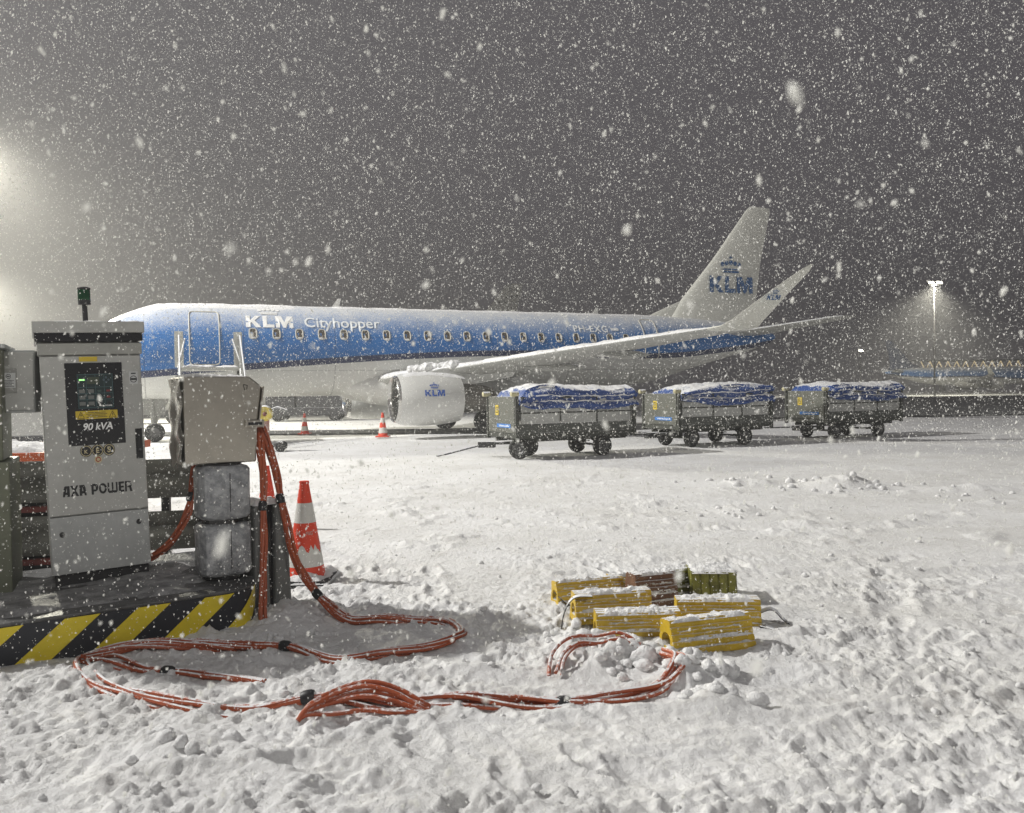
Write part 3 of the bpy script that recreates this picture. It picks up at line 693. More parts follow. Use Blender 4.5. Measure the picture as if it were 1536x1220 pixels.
    # end flaps of the tarp so that it is closed
    m_ = MB()
    for uu in (0, 1):
        ring = [tf(uu, j / 60) for j in range(61)]
        m_.add(ring + [Vector((ring[0].x, W / 2, zt - .2))], [(j, j + 1, 61) for j in range(60)])
    m_.build('tarp_end', TARP, t_)
    def tt(u, v):
        p = tf(.10 + u * .88, .31 + v * .37); return p, Vector((0, 0, 1))
    snow_layer('snow_cover', t_, tt, 90, 18, .022, seed + 20, .10, 5., (3, 1.3), cover=.40)
    for vv, du in ((.12, .35), (.22, .18)):
        pts = [tf(u, vv + .012 * math.sin(u * 11 + seed)) + Vector((0, -.012, .012)) for u in np.linspace(.05 + du * .3, .97, 60)]
        m2 = MB().tube(pts, [.013 * (.4 + 1.1 * float(vn(k * .35, vv * 50, seed))) for k in range(60)], 6); m2.build('snow_fold', SNOWM, t_, smooth=True)
    # running gear
    for (x_, y_, yaw) in ((2.40, .22, 0), (2.40, W - .2, 0)):
        wheel(r_, x_, y_, .25, yaw)
    c0 = Vector((.55, W / 2 - .05, 0)); 
    for sd in (-1, 1):
        p = c0 + Vector((-math.sin(steer) * .52 * sd, math.cos(steer) * .52 * sd, 0)); wheel(r_, p.x, p.y, .25, steer)
    m_ = MB().tube([(2.40, .22, .25), (2.40, W - .2, .25)], .03, 8)
    for y_ in (.32, W - .32): m_.tube([(2.05, y_, zb - .02), (2.40, y_, .27), (2.72, y_, zb - .02)], .025, 6).tube([(2.1, y_, .3), (2.7, y_, .3)], .015, 6)
    m_.build('rear_axle', CARTD, r_, smooth=True)
    d = Vector((-math.sin(steer), math.cos(steer), 0)); f = Vector((math.cos(steer), math.sin(steer), 0))
    a_ = MB().tube([c0 + d * .5 + Vector((0, 0, .25)), c0 - d * .5 + Vector((0, 0, .25))], .03, 8)
    a_.tube([c0 + Vector((0, 0, .26)), c0 + Vector((0, 0, zb))], .12, 14); ax = a_.build('front_axle', CARTD, r_, smooth=True)
    # drawbar
    T = Matrix.Translation(c0) @ Matrix.Rotation(math.atan2(-f.y, -f.x), 4, 'Z')
    if bar == 'down':
        m_ = MB().tube([(0, 0, .36), (.85, 0, .34)], .035, 8).box(.72, 1.12, -.09, .09, .24, .38).tube([(1.05, 0, .30), (2.05, 0, .05)], .022, 8).tube([(2.02, 0, .06), (2.14, .05, .035), (2.2, 0, .03), (2.14, -.05, .035)], .02, 6)
    else:
        m_ = MB().tube([(0, 0, .36), (1.05, 0, .38)], .03, 8).box(.75, 1.15, -.09, .09, .27, .42).tube([(1.1, 0, .38), (bar, 0, .40)], .022, 8)
    m_.build('drawbar', BLACKS, r_, T=T)
    MB().box(Lc + .02, Lc + .30, W / 2 - .05, W / 2 + .05, .40, .50).build('rear_hitch', CARTD, r_, bevel=.01)
    return r_
cart((.10, 18.25, 0), 1, 'nearest covered baggage cart at the left of the row, its drawbar lowered to the snow', R(-38), 'down')
cart((4.42, 21.2, 0), 4, 'middle covered baggage cart of the coupled row', R(6), 1.75)
cart((9.40, 23.9, 0), 8, 'farthest covered baggage cart at the right end of the row', R(4), 2.4)

# ------------------------------------------------------------------ platform group
PO = Vector((-1.84, 5.47, 0)); PA = math.atan2(.558, .83)       # platform frame: local x to the right along its front, y to the back
plat = thing('equipment_platform', PO, PA, 'low slush covered platform with black and yellow hazard stripes along its front', 'platform')
RC = .30; ARC = 10
def outline(off=0., r=RC):
    p = [(-4.2, 0 - off)]
    for k in range(ARC + 1):
        a = -math.pi / 2 + k * math.pi / 2 / ARC * 1.25; p.append((-.16 + (.28 + off) * math.cos(a) * 1.0 - 0, .28 + (.28 + off) * math.sin(a)))
    p += [(.02 + off, 1.6), (-4.2, 1.6)]
    return p
ol = outline()
MB().prism([(x, y, 0) for x, y in ol], (0, 0, -.05), (0, 0, .255)).build('platform_body', BLK, plat)
# stripes on the front skin, wrapping the rounded corner
path = [Vector((x, y, 0)) for x, y in outline(.006)[:-1]]
cum = [0]
for i in range(1, len(path)): cum.append(cum[-1] + (path[i] - path[i - 1]).length)
s_front = cum[1]
def onpath(s_):
    s_ = max(0, min(cum[-1], s_))
    for i in range(1, len(path)):
        if s_ <= cum[i]: 
            f = (s_ - cum[i - 1]) / (cum[i] - cum[i - 1]); return path[i - 1].lerp(path[i], f)
    return path[-1]
def strip(s0, lean, wd, z0=-.04, z1=.252):
    mb = MB(); nz_ = 6
    mb.grid(lambda u, v: onpath(s0 + u * wd + v * lean) + Vector((0, 0, z0 + v * (z1 - z0))), 12, nz_); return mb
k0 = s_front + .03
for k in range(-11, 1):
    strip(k0 + k * .41 - .075, .34, .195).build('hazard_stripe', YEL, plat, smooth=True)
MB().prism([(x, y, 0) for x, y in outline(.012)], (0, 0, .256), (0, 0, .278)).build('platform_top', WETTOP, plat, bevel=.008)
def pt_top(u, v): return Vector((-3.2 + u * 3.1, .10 + v * 1.1, .278)), Vector((0, 0, 1))
slush = snow_layer('slush', plat, pt_top, 120, 50, .035, 31, .05, 3., (4, 1.4)); slush.data.materials[0] = M('grey_slush', (.16, .16, .16), .6, 0, scale=8, col2=(.36, .36, .36), bump=.6)

def pf(x, y, z=0):       # platform frame -> world
    return PO + Matrix.Rotation(PA, 3, 'Z') @ Vector((x, y, 0)) + Vector((0, 0, z))

# power cabinet: local x to the right, y back, front face at y=0, z up from the platform top
cab = thing('power_cabinet', pf(-1.10, .80, .278), PA - R(3), 'tall grey ground power cabinet with black control panel and green beacon on the striped platform', 'power cabinet')
cab.rotation_euler = (R(0), R(-1.6), PA - R(3)); cab.scale = (.88, 1, .965); cab.location.z = .238
CW, CD = .72, .55
MB().box(.02, CW - .02, .03, CD, 0, .125).build('plinth', DARK, cab)
body = MB().box(0, CW, .02, CD, .125, 1.81).build('cabinet_body', GREYP, cab, bevel=.006)
MB().box(.006, CW - .006, -.004, .018, .13, .545).build('lower_door', GREYP2, cab, bevel=.004)
ud = MB().box(.006, CW - .006, -.006, .018, .556, 1.705).build('upper_door', GREYP, cab, bevel=.004)
MB().box(-.012, CW + .012, -.012, CD, 1.715, 1.80).build('header', M('header_grey', (.34, .34, .31), .5, 0, dirt=.4), cab, bevel=.006)
MB().box(-.028, CW + .02, -.03, CD + .05, 1.812, 1.872).build('roof_gap', BLACK, cab)
rf = MB().box(-.04, CW + .035, -.045, CD + .06, 1.873, 1.955).build('roof', GREYP, cab, bevel=.006)
def rt(u, v): return Vector((-.03 + u * (CW + .05), -.035 + v * .6, 1.955)), Vector((0, 0, 1))
snow_layer('snow_cover', rf, rt, 40, 30, .012, 41, .04, 6., (1.2, 1))
for x_, z_ in ((.085, .42), (.64, .455)):
    MB().lathe([(.018, -.012), (.020, -.006), (.016, -.004)], 18, (x_, 0, z_), 'y', cap=True).build('door_lock', LBLACK, cab)
# control window
MB().box(.165, .575, -.012, -.0065, 1.055, 1.655).build('control_window', BLACK, ud, bevel=.003)
cp = MB().box(.245, .505, -.02, -.0125, 1.32, 1.575).build('control_panel', M('panel_teal', (.012, .028, .030), .35), ud, bevel=.003)
m_ = MB(); PT = M('panel_line', (.06, .13, .14), .4)
for z_ in (1.325, 1.385, 1.43, 1.475, 1.568): m_.box(.25, .50, -.0225, -.0205, z_, z_ + .003)
for x_ in (.25, .31, .375, .438, .498): m_.box(x_, x_ + .0025, -.0225, -.0205, 1.33, 1.565)
m_.build('panel_grid', PT, cp)
MB().box(.262, .300, -.024, -.0205, 1.526, 1.536).build('status_light', GREENLED, cp)
MB().box(.318, .405, -.0235, -.0205, 1.50, 1.55).build('display', M('dull_display', (.06, .075, .05), .3), cp)
for i in range(3):
    for j in range(4):
        x_ = .258 + j * .063; z_ = 1.345 + i * .045
        if i == 0 and j > 1:
            MB().lathe([(.012, -.026), (.014, -.0205)], 12, (x_ + .02, 0, z_ + .012), 'y', cap=True).build('knob', LBLACK, cp)
        elif j > 1:
            MB().box(x_ + .006, x_ + .032, -.024, -.0205, z_ + .006, z_ + .02).build('button', M('button_red', (.20, .03, .03), .4) if j == 3 else M('button_dim', (.05, .09, .08), .4), cp)
        else: MB().box(x_, x_ + .042, -.024, -.0205, z_, z_ + .026).build('button', M('button_grey', (.16, .17, .16), .4), cp)
for a in range(4): MB().lathe([(.007, -.025), (.008, -.0205)], 10, (.455 + .017 * math.cos(a * math.pi / 2), 0, 1.528 + .017 * math.sin(a * math.pi / 2)), 'y', cap=True).build('arrow_key', M('key_teal', (.08, .12, .15), .4), cp)
def cm(x0, z0, y=-.0235): return lambda u, v: Vector((x0 + u, y, z0 + v))
text('lettering', 'AXA POWER', cm(.405, 1.334), .085, LWHITE, cp, bold=.02)
MB().box(.225, .525, -.0155, -.0125, 1.245, 1.305).build('warning_label', SIGNY, ud)
m_ = MB()
for x0 in (.262, .488):
    t_ = [(x0 - .024, 0, 1.251), (x0 + .024, 0, 1.251), (x0, 0, 1.298)]
    for i in range(3):
        a, b_ = Vector(t_[i]), Vector(t_[(i + 1) % 3]); m_.tube([a + Vector((0, -.0165, 0)), b_ + Vector((0, -.0165, 0))], .0018, 4)
    m_.add([(x0 + .004, -.017, 1.29), (x0 - .007, -.017, 1.272), (x0 + .001, -.017, 1.273), (x0 - .004, -.017, 1.256), (x0 + .008, -.017, 1.276), (x0, -.017, 1.275)], [(0, 1, 2, 3, 4, 5)])
for k in range(4): m_.box(.30 + .01 * (k % 2), .45 - .012 * (k % 2), -.017, -.0157, 1.256 + k * .011, 1.2595 + k * .011)
m_.build('warning_marks', LBLACK, ud)
text('lettering', '90 kVA', cm(.275, 1.165, -.0135), .21, LWHITE, ud, bold=.025, shear=.22)
KY = M('badge_cream', (.55, .48, .28), .5)
for i, ch in enumerate('KES'):
    x_ = .285 + i * .082; z_ = 1.012
    o_ = MB().lathe([(.044, -.0075), (.044, -.0095), (.001, -.0095)], 26, (x_, 0, z_), 'y').build('badge', LBLACK, ud)
    MB().lathe([(.039, -.0105), (.034, -.0105)], 26, (x_, -.0001 * i, z_), 'y').build('badge_ring', KY, o_)
    w_ = .026 if ch != 'E' else .023
    text('badge_letter', ch, cm(x_ - w_ / 2, z_ - .018, -.012), w_, KY, o_, bold=.03)
MB().lathe([(.028, -.0075), (.028, -.009), (.001, -.009)], 22, (.368, 0, .945), 'y').build('round_sticker', KY, ud)
MB().lathe([(.019, -.010), (.012, -.010)], 18, (.368, 0, .945), 'y').build('sticker_ring', M('sticker_red', (.35, .03, .02), .5), ud)
# heavy stencil lettering
def stroke(polys): return polys
AXA = []
def A_(x): return [[(x, 0), (x + .16, 0), (x + .16, .36), (x + .36, .36), (x + .36, 0), (x + .56, 0), (x + .56, 1), (x + .32, 1), (x + .06, .6)], ]
def glyphs():
    g_ = []
    def a(x, mir=False):   # heavy A made of a slanted stroke, an upright and a bar
        P_ = [[(0, 0), (.20, 0), (.44, .86), (.44, 1), (.22, 1), (.10, .72)], [(.44, 0), (.72, 0), (.72, 1), (.44, 1)], [(.1, .20), (.45, .20), (.45, .42), (.15, .42)]]
        for p_ in P_: g_.append([(x + (.72 - u if mir else u), v) for u, v in p_])
    a(0)
    g_.append([(.80, 0), (1.02, 0), (1.20, .34), (1.38, 0), (1.66, 0), (1.34, .52), (1.62, 1), (1.40, 1), (1.22, .70), (1.06, 1), (.78, 1), (1.08, .50)])
    a(1.72, True)
    x = 2.95      # P
    g_.append([(x, 0), (x + .24, 0), (x + .24, .80), (x, .80)]); g_.append([(x - .07, 1), (x + .48, 1), (x + .66, .88), (x + .72, .66), (x + .66, .42), (x + .48, .28), (x + .24, .28), (x + .24, .47), (x + .40, .47), (x + .46, .64), (x + .40, .80), (x - .07, .80)])
    x = 4.15      # O as an octagonal ring in two halves
    o1 = [(x + .42 * math.cos(a_) , .5 + .5 * math.sin(a_)) for a_ in np.linspace(math.pi / 2, 3 * math.pi / 2, 9)]; o2 = [(x + .20 * math.cos(a_), .5 + .28 * math.sin(a_)) for a_ in np.linspace(3 * math.pi / 2, math.pi / 2, 9)]
    g_.append(o1 + o2); g_.append([(2 * x - p, q_) for p, q_ in o1] + [(2 * x - p, q_) for p, q_ in o2])
    x = 4.65      # W
    g_.append([(x, 1), (x, .18), (x + .14, 0), (x + .95, 0), (x + 1.06, .18), (x + 1.06, 1), (x + .88, 1), (x + .88, .22), (x + .62, .22), (x + .62, 1), (x + .44, 1), (x + .44, .22), (x + .18, .22), (x + .18, 1)])
    x = 5.82      # E
    g_.append([(x, 0), (x + .6, 0), (x + .6, .2), (x + .26, .2), (x + .26, .41), (x + .56, .41), (x + .56, .59), (x + .26, .59), (x + .26, .8), (x + .6, .8), (x + .6, 1), (x, 1)])
    x = 6.5       # R
    g_.append([(x, 0), (x + .2, 0), (x + .2, .8), (x + .48, .8), (x + .54, .68), (x + .48, .56), (x + .26, .56), (x + .26, .38), (x + .44, .38), (x + .54, 0), (x + .80, 0), (x + .68, .44), (x + .78, .68), (x + .66, .94), (x + .5, 1), (x, 1)])
    return g_
kx = .50 / 7.3
mesh_polys('maker_lettering', glyphs(), lambda u, v: Vector((.105 + u * kx, -.0095, .69 + v * .078)), LBLACK, ud)
MB().box(.27, .40, -.0105, -.0065, 1.665, 1.70).build('warning_label', SIGNY, ud)
MB().box(.625, .69, -.0105, -.0065, 1.49, 1.585).build('sticker', STICK, ud)
m_ = MB(); m_.lathe([(.026, -.0115), (.021, -.0115)], 22, (.657, 0, 1.527), 'y'); m_.box(.64, .675, -.0125, -.011, 1.565, 1.574).box(.637, .677, -.0125, -.011, 1.520, 1.534); m_.build('sticker_marks', LBLACK, ud)
h_ = MB().box(.648, .700, -.012, -.0065, .93, 1.155).build('handle_plate', LBLACK, ud, bevel=.003)
MB().box(.660, .688, -.045, -.012, .98, 1.14).build('handle', LBLACK, h_, bevel=.01)
MB().lathe([(.007, -.050), (.009, -.045)], 12, (.674, 0, 1.0), 'y', cap=True).build('key_cylinder', RIM, h_)
bc = MB().lathe([(.02, 1.955), (.02, 2.10)], 14, (.345, .2, 0), 'z', cap=True).build('beacon_stem', DARK, cab)
bb = MB().lathe([(.047, 2.10), (.047, 2.125), (.049, 2.13)], 24, (.345, .2, 0), 'z', cap=True).build('beacon_base', DARK, cab)
MB().lathe([(.045, 2.131), (.047, 2.14), (.047, 2.205), (.044, 2.212)], 24, (.345, .2, 0), 'z', cap=True).build('beacon_lens', LENS, cab, smooth=True)
MB().lathe([(.049, 2.213), (.049, 2.225), (.03, 2.232), (.001, 2.234)], 24, (.345, .2, 0), 'z').build('beacon_cap', DARK, cab, smooth=True)

# small junction box left of the cabinet, on its own post
jb = thing('junction_box', pf(-1.52, .98, .278), PA - R(14), 'small grey junction box with a white notice left of the power cabinet', 'electrical box')
MB().box(-.02, .34, .10, .30, 1.22, 1.66).build('box_body', GREYP2, jb, bevel=.008)
MB().box(.03, .335, .085, .099, 1.24, 1.645).build('box_door', GREYP, jb, bevel=.004)
m_ = MB().box(.0, .03, .08, .099, 1.25, 1.32).box(.0, .03, .08, .099, 1.55, 1.62); m_.build('hinge', STEEL, jb, bevel=.004)
MB().box(.135, .235, .079, .084, 1.36, 1.53).build('label_holder', M('label_holder', (.30, .30, .28), .4), jb, bevel=.003)
pl_ = MB().box(.143, .227, .074, .0785, 1.395, 1.50).build('notice', STICK, jb)
m_ = MB(); m_.lathe([(.016, .073), (.013, .073)], 18, (.185, 0, 1.475), 'y')
for k in range(5): m_.box(.153, .217 - .01 * (k % 2), .0725, .0738, 1.405 + k * .010, 1.408 + k * .010)
m_.box(.176, .194, .0722, .0735, 1.472, 1.478); m_.build('notice_marks', LBLACK, jb)
MB().box(.12, .22, .14, .28, 0, 1.22).build('box_post', DGREY, jb) if False else MB().box(-.10, -.03, .16, .28, 0, 1.64).build('box_post', DGREY, jb)

# olive cabinet at the frame's left edge
oc = thing('olive_cabinet', pf(-2.01, .88, .278), PA - R(8), 'olive green steel cabinet cut by the left edge of the picture', 'cabinet')
MB().box(0, .64, .05, .55, .90, 1.66).build('upper_cabinet', OLIVE, oc, bevel=.008)
MB().box(0, .68, 0, .60, .0, .895).build('lower_cabinet', OLIVE, oc, bevel=.008)
MB().box(.05, .57, .035, .049, .96, 1.60).build('cabinet_door', OLIVE, oc, bevel=.006)
MB().box(-.02, .67, .03, .60, 1.662, 1.69).build('cabinet_lid', GREYP2, oc, bevel=.006)

# corrugated barrier stack behind the platform
br = thing('rail_stack', (-5.6, 6.9, 0), R(12), 'stack of dull corrugated steel guard rails with red strips behind the grey cabinet', 'guard rails')
def corr(x0, x1, z0, z1, y0, name, mat):
    n = 26; pts = []
    for k in range(n + 1):
        t = k / n; pts.append((y0 - .05 * abs(math.sin(t * math.pi * 1.5 + .25)) ** .8, z0 + (z1 - z0) * t))
    m_ = MB(); m_.grid(lambda u, v: Vector((x0 + (x1 - x0) * u, pts[int(round(v * n))][0], pts[int(round(v * n))][1])), 2, n); 
    m_.grid(lambda u, v: Vector((x0 + (x1 - x0) * u, pts[int(round(v * n))][0] + .02, pts[int(round(v * n))][1])), 2, n)
    return m_.build(name, mat, br, smooth=True)
for i, (z0, z1) in enumerate(((.66, 1.02), (.18, .54))):
    corr(.3, 2.9, z0, z1, 0, 'guard_rail', RUST)
MB().box(.3, 1.9, -.045, .03, .575, .63).build('red_strip', REDD, br, bevel=.01)
MB().box(.3, 1.9, -.045, .03, .10, .155).build('red_strip', REDD, br, bevel=.01)
for x_ in (.35, 1.4, 2.38): MB().box(x_, x_ + .07, .04, .12, 0, 1.0).build('rail_post', DARK, br)
MB().box(.3, 1.95, .06, .10, 0, .98).build('back_sheet', DARK, br)
MB().box(2.72, 2.9, -.06, .12, 0, 1.0).build('rail_post', DARK, br)
fb = thing('flatbed_trailer', (-6.6, 8.3, 0), R(6), 'low orange edged flatbed trailer deep in snow behind the left cabinets', 'trailer')
MB().box(0, 2.0, 0, 2.2, .93, 1.02).build('deck', M('orange_deck', (.55, .10, .02), .5, 0, fleck=.2, dirt=.2), fb, bevel=.01)
def fbt(u, v): return Vector((.0 + 2.0 * u, 0 + 2.2 * v, 1.02)), Vector((0, 0, 1))
snow_layer('snow_cover', fb, fbt, 90, 60, .07, 51, .04, 3., (3, 2.2))
for x_ in (.4, 1.6):
    for y_ in (.15, 2.05): 
        wheel(fb, x_, y_, .3)
        MB().box(x_ - .04, x_ + .04, y_ - .04, y_ + .04, .3, .93).build('leg', DARK, fb)

# bollard of two padded drums, with the steel cable box on top
def rsq(cx, cy, hw, r, n=6):
    p = []
    for (sx, sy, a0) in ((1, 1, 0), (-1, 1, 90), (-1, -1, 180), (1, -1, 270)):
        for k in range(n + 1):
            a = R(a0 + 90 * k / n); p.append((cx + sx * (hw - r) + r * math.cos(a), cy + sy * (hw - r) + r * math.sin(a)))
    return p
dp = thing('drum_bollard', pf(-.045, .43, .278), PA, 'bollard of two mottled grey rounded drums stacked under the steel box', 'bollard')
def drum(z0, z1, nm):
    m_ = MB(); rings = []
    prof = [(z0, .135), (z0 + .008, .160), (z0 + .03, .175), ((z0 + z1) / 2, .173), (z1 - .03, .175), (z1 - .008, .160), (z1, .135)]
    for z_, hw in prof: rings.append([(x, y, z_) for x, y in rsq(0, 0, hw, .075, 2)])
    n = len(rings[0]); vs = [p for r_ in rings for p in r_]
    fs = [(i * n + k, i * n + (k + 1) % n, (i + 1) * n + (k + 1) % n, (i + 1) * n + k) for i in range(len(rings) - 1) for k in range(n)] + [tuple(range(n))[::-1], tuple((len(rings) - 1) * n + k for k in range(n))]
    m_.add(vs, fs); o_ = m_.build(nm, GALV, dp, smooth=True); MB().box(.012, .017, -.1765, -.174, z0 + .06, z1 - .05).build('seam', DARK, o_); return o_
drum(.03, .405, 'drum'); drum(.435, .82, 'drum')
MB().lathe([(.14, 0), (.14, .83)], 20, (0, 0, 0), 'z', cap=True).build('core_post', BLACK, dp)
sb = thing('cable_box', pf(0, 0, 0), PA, 'dented stainless steel box with chamfered corner on top of the grey drums', 'steel box')
z0, z1 = 1.11, 1.735; x0, x1, yf, yb = -.31, .215, .35, .78
MB().prism([(x0, 0, z0), (x1 - .03, 0, z0), (x1 - .015, 0, z0 + .30), (x1 + .02, 0, z1 - .07), (x1 - .07, 0, z1), (x0, 0, z1)], (0, yf, 0), (0, yb, 0)).build('box_shell', STEEL, sb, bevel=.01)
# wavy mirror-like side sheet on the left face
def sidef(u, v):
    y = yf + .02 + u * (yb - yf - .03); z = z0 - .01 + v * (z1 - z0 - .005); return Vector((x0 - .012 - .008 * math.sin(v * 15 + u * 5) - .012 * math.sin(u * 9) * (1 - v), y, z + .02 * math.sin(u * 14) * (1 - v) ** 3))
MB().grid(sidef, 20, 34).build('side_sheet', STEELS, sb, smooth=True)
MB().prism([(x1 + .022, 0, z1 - .075), (x1 + .034, 0, z1 - .075), (x1 - .002, 0, z0 + .30), (x1 - .012, 0, z0 + .30)], (0, yf - .02, 0), (0, yb, 0)).build('side_flange', STEEL, sb, bevel=.002)
m_ = MB().box(x1 - .11, x1 + .03, yf - .025, yf - .002, z0 + .25, z0 + .31); 
lt = m_.build('latch', STEEL, sb, bevel=.012); MB().box(x1 - .09, x1 + .01, yf - .03, yf - .026, z0 + .27, z0 + .29).build('latch_slot', DARK, lt)
m_ = MB().tube([(.10, yf - .004, z1 - .06), (.11, yf - .004, z1 - .10)], .002, 4).tube([(.10, yf - .004, z1 - .06), (.13, yf - .004, z1 - .065)], .002, 4).tube([(.13, yf - .004, z1 - .065), (.125, yf - .004, z1 - .095)], .002, 4); m_.build('scratch_mark', LBLACK, sb)
def sbt(u, v): return Vector((x0 + .01 + u * (x1 - x0 - .09), yf + .01 + v * (yb - yf - .02), z1)), Vector((0, 0, 1))
snow_layer('snow_cover', sb, sbt, 40, 30, .022, 61, .05, 6., (1, .8))
# rubber guard post to the right of the bollard
gp = thing('guard_post', pf(.145, .33, 0), PA + R(8), 'dark grey snow capped guard post standing right of the drums behind the hanging cables', 'guard post')
MB().prism([(0, 0, 0), (.13, 0, 0), (.115, 0, .80), (.015, 0, .80)], (0, .0, 0), (0, .26, 0)).build('guard_slab', DGREY, gp, bevel=.02)
MB().prism([(.165, 0, 0), (.30, 0, 0), (.27, 0, .80), (.175, 0, .80)], (0, .0, 0), (0, .26, 0)).build('guard_slab', DGREY, gp, bevel=.02)
MB().box(.125, .17, .05, .22, 0, .78).build('guard_core', BLACK, gp)
def gpt(u, v): return Vector((.01 + .26 * u, .0 + .26 * v, .80)), Vector((0, 0, 1))
snow_layer('snow_cover', gp, gpt, 20, 20, .03, 71, .1, 5., (.6, .6))

# ------------------------------------------------------------------ cables
def catmull(P, n=10):
    P = [Vector(p) for p in P]; P = [P[0] * 2 - P[1]] + P + [P[-1] * 2 - P[-2]]; out = []
    for i in range(1, len(P) - 2):
        for k in range(n):
            t = k / n; a, b_, c, d = P[i - 1], P[i], P[i + 1], P[i + 2]
            out.append(.5 * ((2 * b_) + (-a + c) * t + (2 * a - 5 * b_ + 4 * c - d) * t * t + (-a + 3 * b_ - 3 * c + d) * t ** 3))
    out.append(P[-2]); return out
def bundle(name, label, pts, nst=4, r=.012, spread=.020, twist=2.2, ties=(), mat=None, seed=0, flat=1., group='orange power cables', end_snow=False, wander=.012):
    th = thing(name, tuple(pts[0]), 0, label, 'cable bundle', group); o0 = Vector(pts[0])
    path = catmull(pts, 10); m = len(path)
    for k in range(nst):
        ph = 2 * math.pi * k / nst; q_ = []
        l = 0
        for i, p in enumerate(path):
            if i: l += (path[i] - path[i - 1]).length
            d = (path[min(i + 1, m - 1)] - path[max(i - 1, 0)]).normalized()
            a = d.cross(Vector((0, 0, 1))); a = a.normalized() if a.length > .05 else Vector((1, 0, 0)); b_ = d.cross(a).normalized()
            an = ph + l * twist + seed
            sprd = spread * (1 + .5 * math.sin(l * 3.1 + k))
            for t_ in ties:
                sprd = sprd * (1 - .45 * math.exp(-((i / m - t_) * m / 5.) ** 2))
            off = a * math.cos(an) * sprd * flat + b_ * math.sin(an) * sprd
            off += a * wander * math.sin(l * 5 + k * 2.1 + seed) 
            q_.append(p + off - o0)
        MB().tube(q_, r, 8).build('cable', mat or CABLE, th, smooth=True)
    for t_ in ties:
        i = int(t_ * (m - 3)) + 1; d = (path[i + 1] - path[i - 1]).normalized()
        seg = [path[i] - d * .035 - o0, path[i] - d * .02 - o0, path[i] - o0, path[i] + d * .02 - o0, path[i] + d * .035 - o0]
        MB().tube(seg, [spread + r * .6, spread + r * 1.15, spread + r * 1.2, spread + r * 1.15, spread + r * .6], 12).build('tape_wrap', TAPE, th, smooth=True)
    return th
# hanging from the box
bundle('hanging_cable', 'orange cables hanging straight from the steel box down to the snow', [(-1.95, 6.02, 1.36), (-1.90, 5.95, 1.32), (-1.855, 5.88, 1.18), (-1.83, 5.83, .95), (-1.82, 5.79, .72), (-1.80, 5.71, .45), (-1.785, 5.63, .22), (-1.77, 5.56, .08), (-1.75, 5.52, -.02)], 5, .0125, .017, 3., (.47,), CABLE, .3, wander=.004)
def gp_(x, y, dz=.02): return (x, y, gz(x, y) + dz)
big = [(-1.95, 6.05, 1.37), (-1.89, 6.0, 1.34), (-1.82, 5.97, 1.18), (-1.76, 5.95, .95), (-1.70, 5.90, .70), (-1.62, 5.82, .46), (-1.50, 5.74, .26), (-1.34, 5.64, .12)] + [gp_(x, y, .03) for x, y in ((-1.15, 5.54), (-.92, 5.50), (-.70, 5.52), (-.48, 5.46), (-.36, 5.28), (-.40, 5.08), (-.56, 4.92), (-.80, 4.80), (-1.10, 4.82), (-1.40, 4.93), (-1.70, 5.00), (-2.0, 5.03), (-2.3, 5.0), (-2.52, 4.88), (-2.56, 4.72))]
bundle('looping_cable', 'orange cables curving from the steel box into a wide loop on the snow', big, 5, .0125, .019, 2.4, (.16, .30, .78), CABLEG, 1.3, 1.2, wander=.008)
bundle('ground_cable', 'snow dusted orange cables lying in a long curve across the foreground snow', [gp_(x, y, .012) for x, y in ((-1.75, 5.02), (-2.1, 5.07), (-2.42, 4.98), (-2.60, 4.84), (-2.56, 4.64), (-2.35, 4.42), (-2.05, 4.24), (-1.7, 4.12), (-1.35, 4.08), (-1.0, 4.10), (-.6, 4.11), (-.3, 4.12), (0, 4.10), (.3, 4.08), (.55, 4.16), (.78, 4.28), (.90, 4.42), (.86, 4.6))], 5, .0130, .022, 2.0, (.52, .76), CABLEG, 2.2, 1.5)
bundle('short_cable', 'short orange cable end with black tape inside the left coil of cables', [gp_(x, y, .012) for x, y in ((-2.52, 4.76), (-2.35, 4.66), (-2.15, 4.60), (-1.95, 4.58), (-1.75, 4.50), (-1.55, 4.44), (-1.40, 4.40))], 4, .0135, .021, 2.5, (.45,), CABLEG, .4, 1.4)
for i, (h, y_, a_) in enumerate(((.115, 0, 0), (.075, -.03, .05), (.02, -.10, .0))):
    pts = [gp_(-1.06, 3.88, .0), (-1.02, 3.93 + y_ * .3, .02 + h * .35), (-.90, 4.03 + y_, h * .82), (-.76, 4.06 + y_, h), (-.62, 4.04 + y_, h * .78), (-.50, 4.0 + y_ * .4, h * .35), gp_(-.44, 3.99, 0)]
    if i == 0: lp = thing('cable_loop', (0, 0, 0), 0, 'loop of orange cables arching up from the snow in the foreground', 'cable loop', 'orange power cables')
    for s2 in ((-.013, .013) if i < 2 else (0,)):
        MB().tube(catmull([(p[0] + s2 * .5, p[1] + s2, p[2] + s2 * .5) for p in pts], 8), .0125, 8).build('cable', CABLE, lp, smooth=True)
lp2 = bundle('buried_cable', 'small half buried loop of orange cables by the snow clods below the yellow chocks', [gp_(.22, 4.45, .0), (.26, 4.60, gz(.26, 4.6) + .04), (.36, 4.74, gz(.36, 4.74) + .07), (.50, 4.78, gz(.5, 4.78) + .05), gp_(.62, 4.76, .02), gp_(.74, 4.72, .0)], 3, .011, .020, 2.5, (), CABLEG, .9, 1.4)
bundle('side_cable', 'orange cables curving from the drums down behind the grey power cabinet', [(-2.42, 6.12, 1.16), (-2.425, 6.08, 1.0), (-2.44, 6.05, .85), (-2.47, 6.02, .70), (-2.56, 6.0, .53), (-2.68, 5.98, .42), (-2.82, 5.98, .36), (-2.95, 6.0, .34)], 5, .012, .019, 3., (.30,), CABLE, .7)
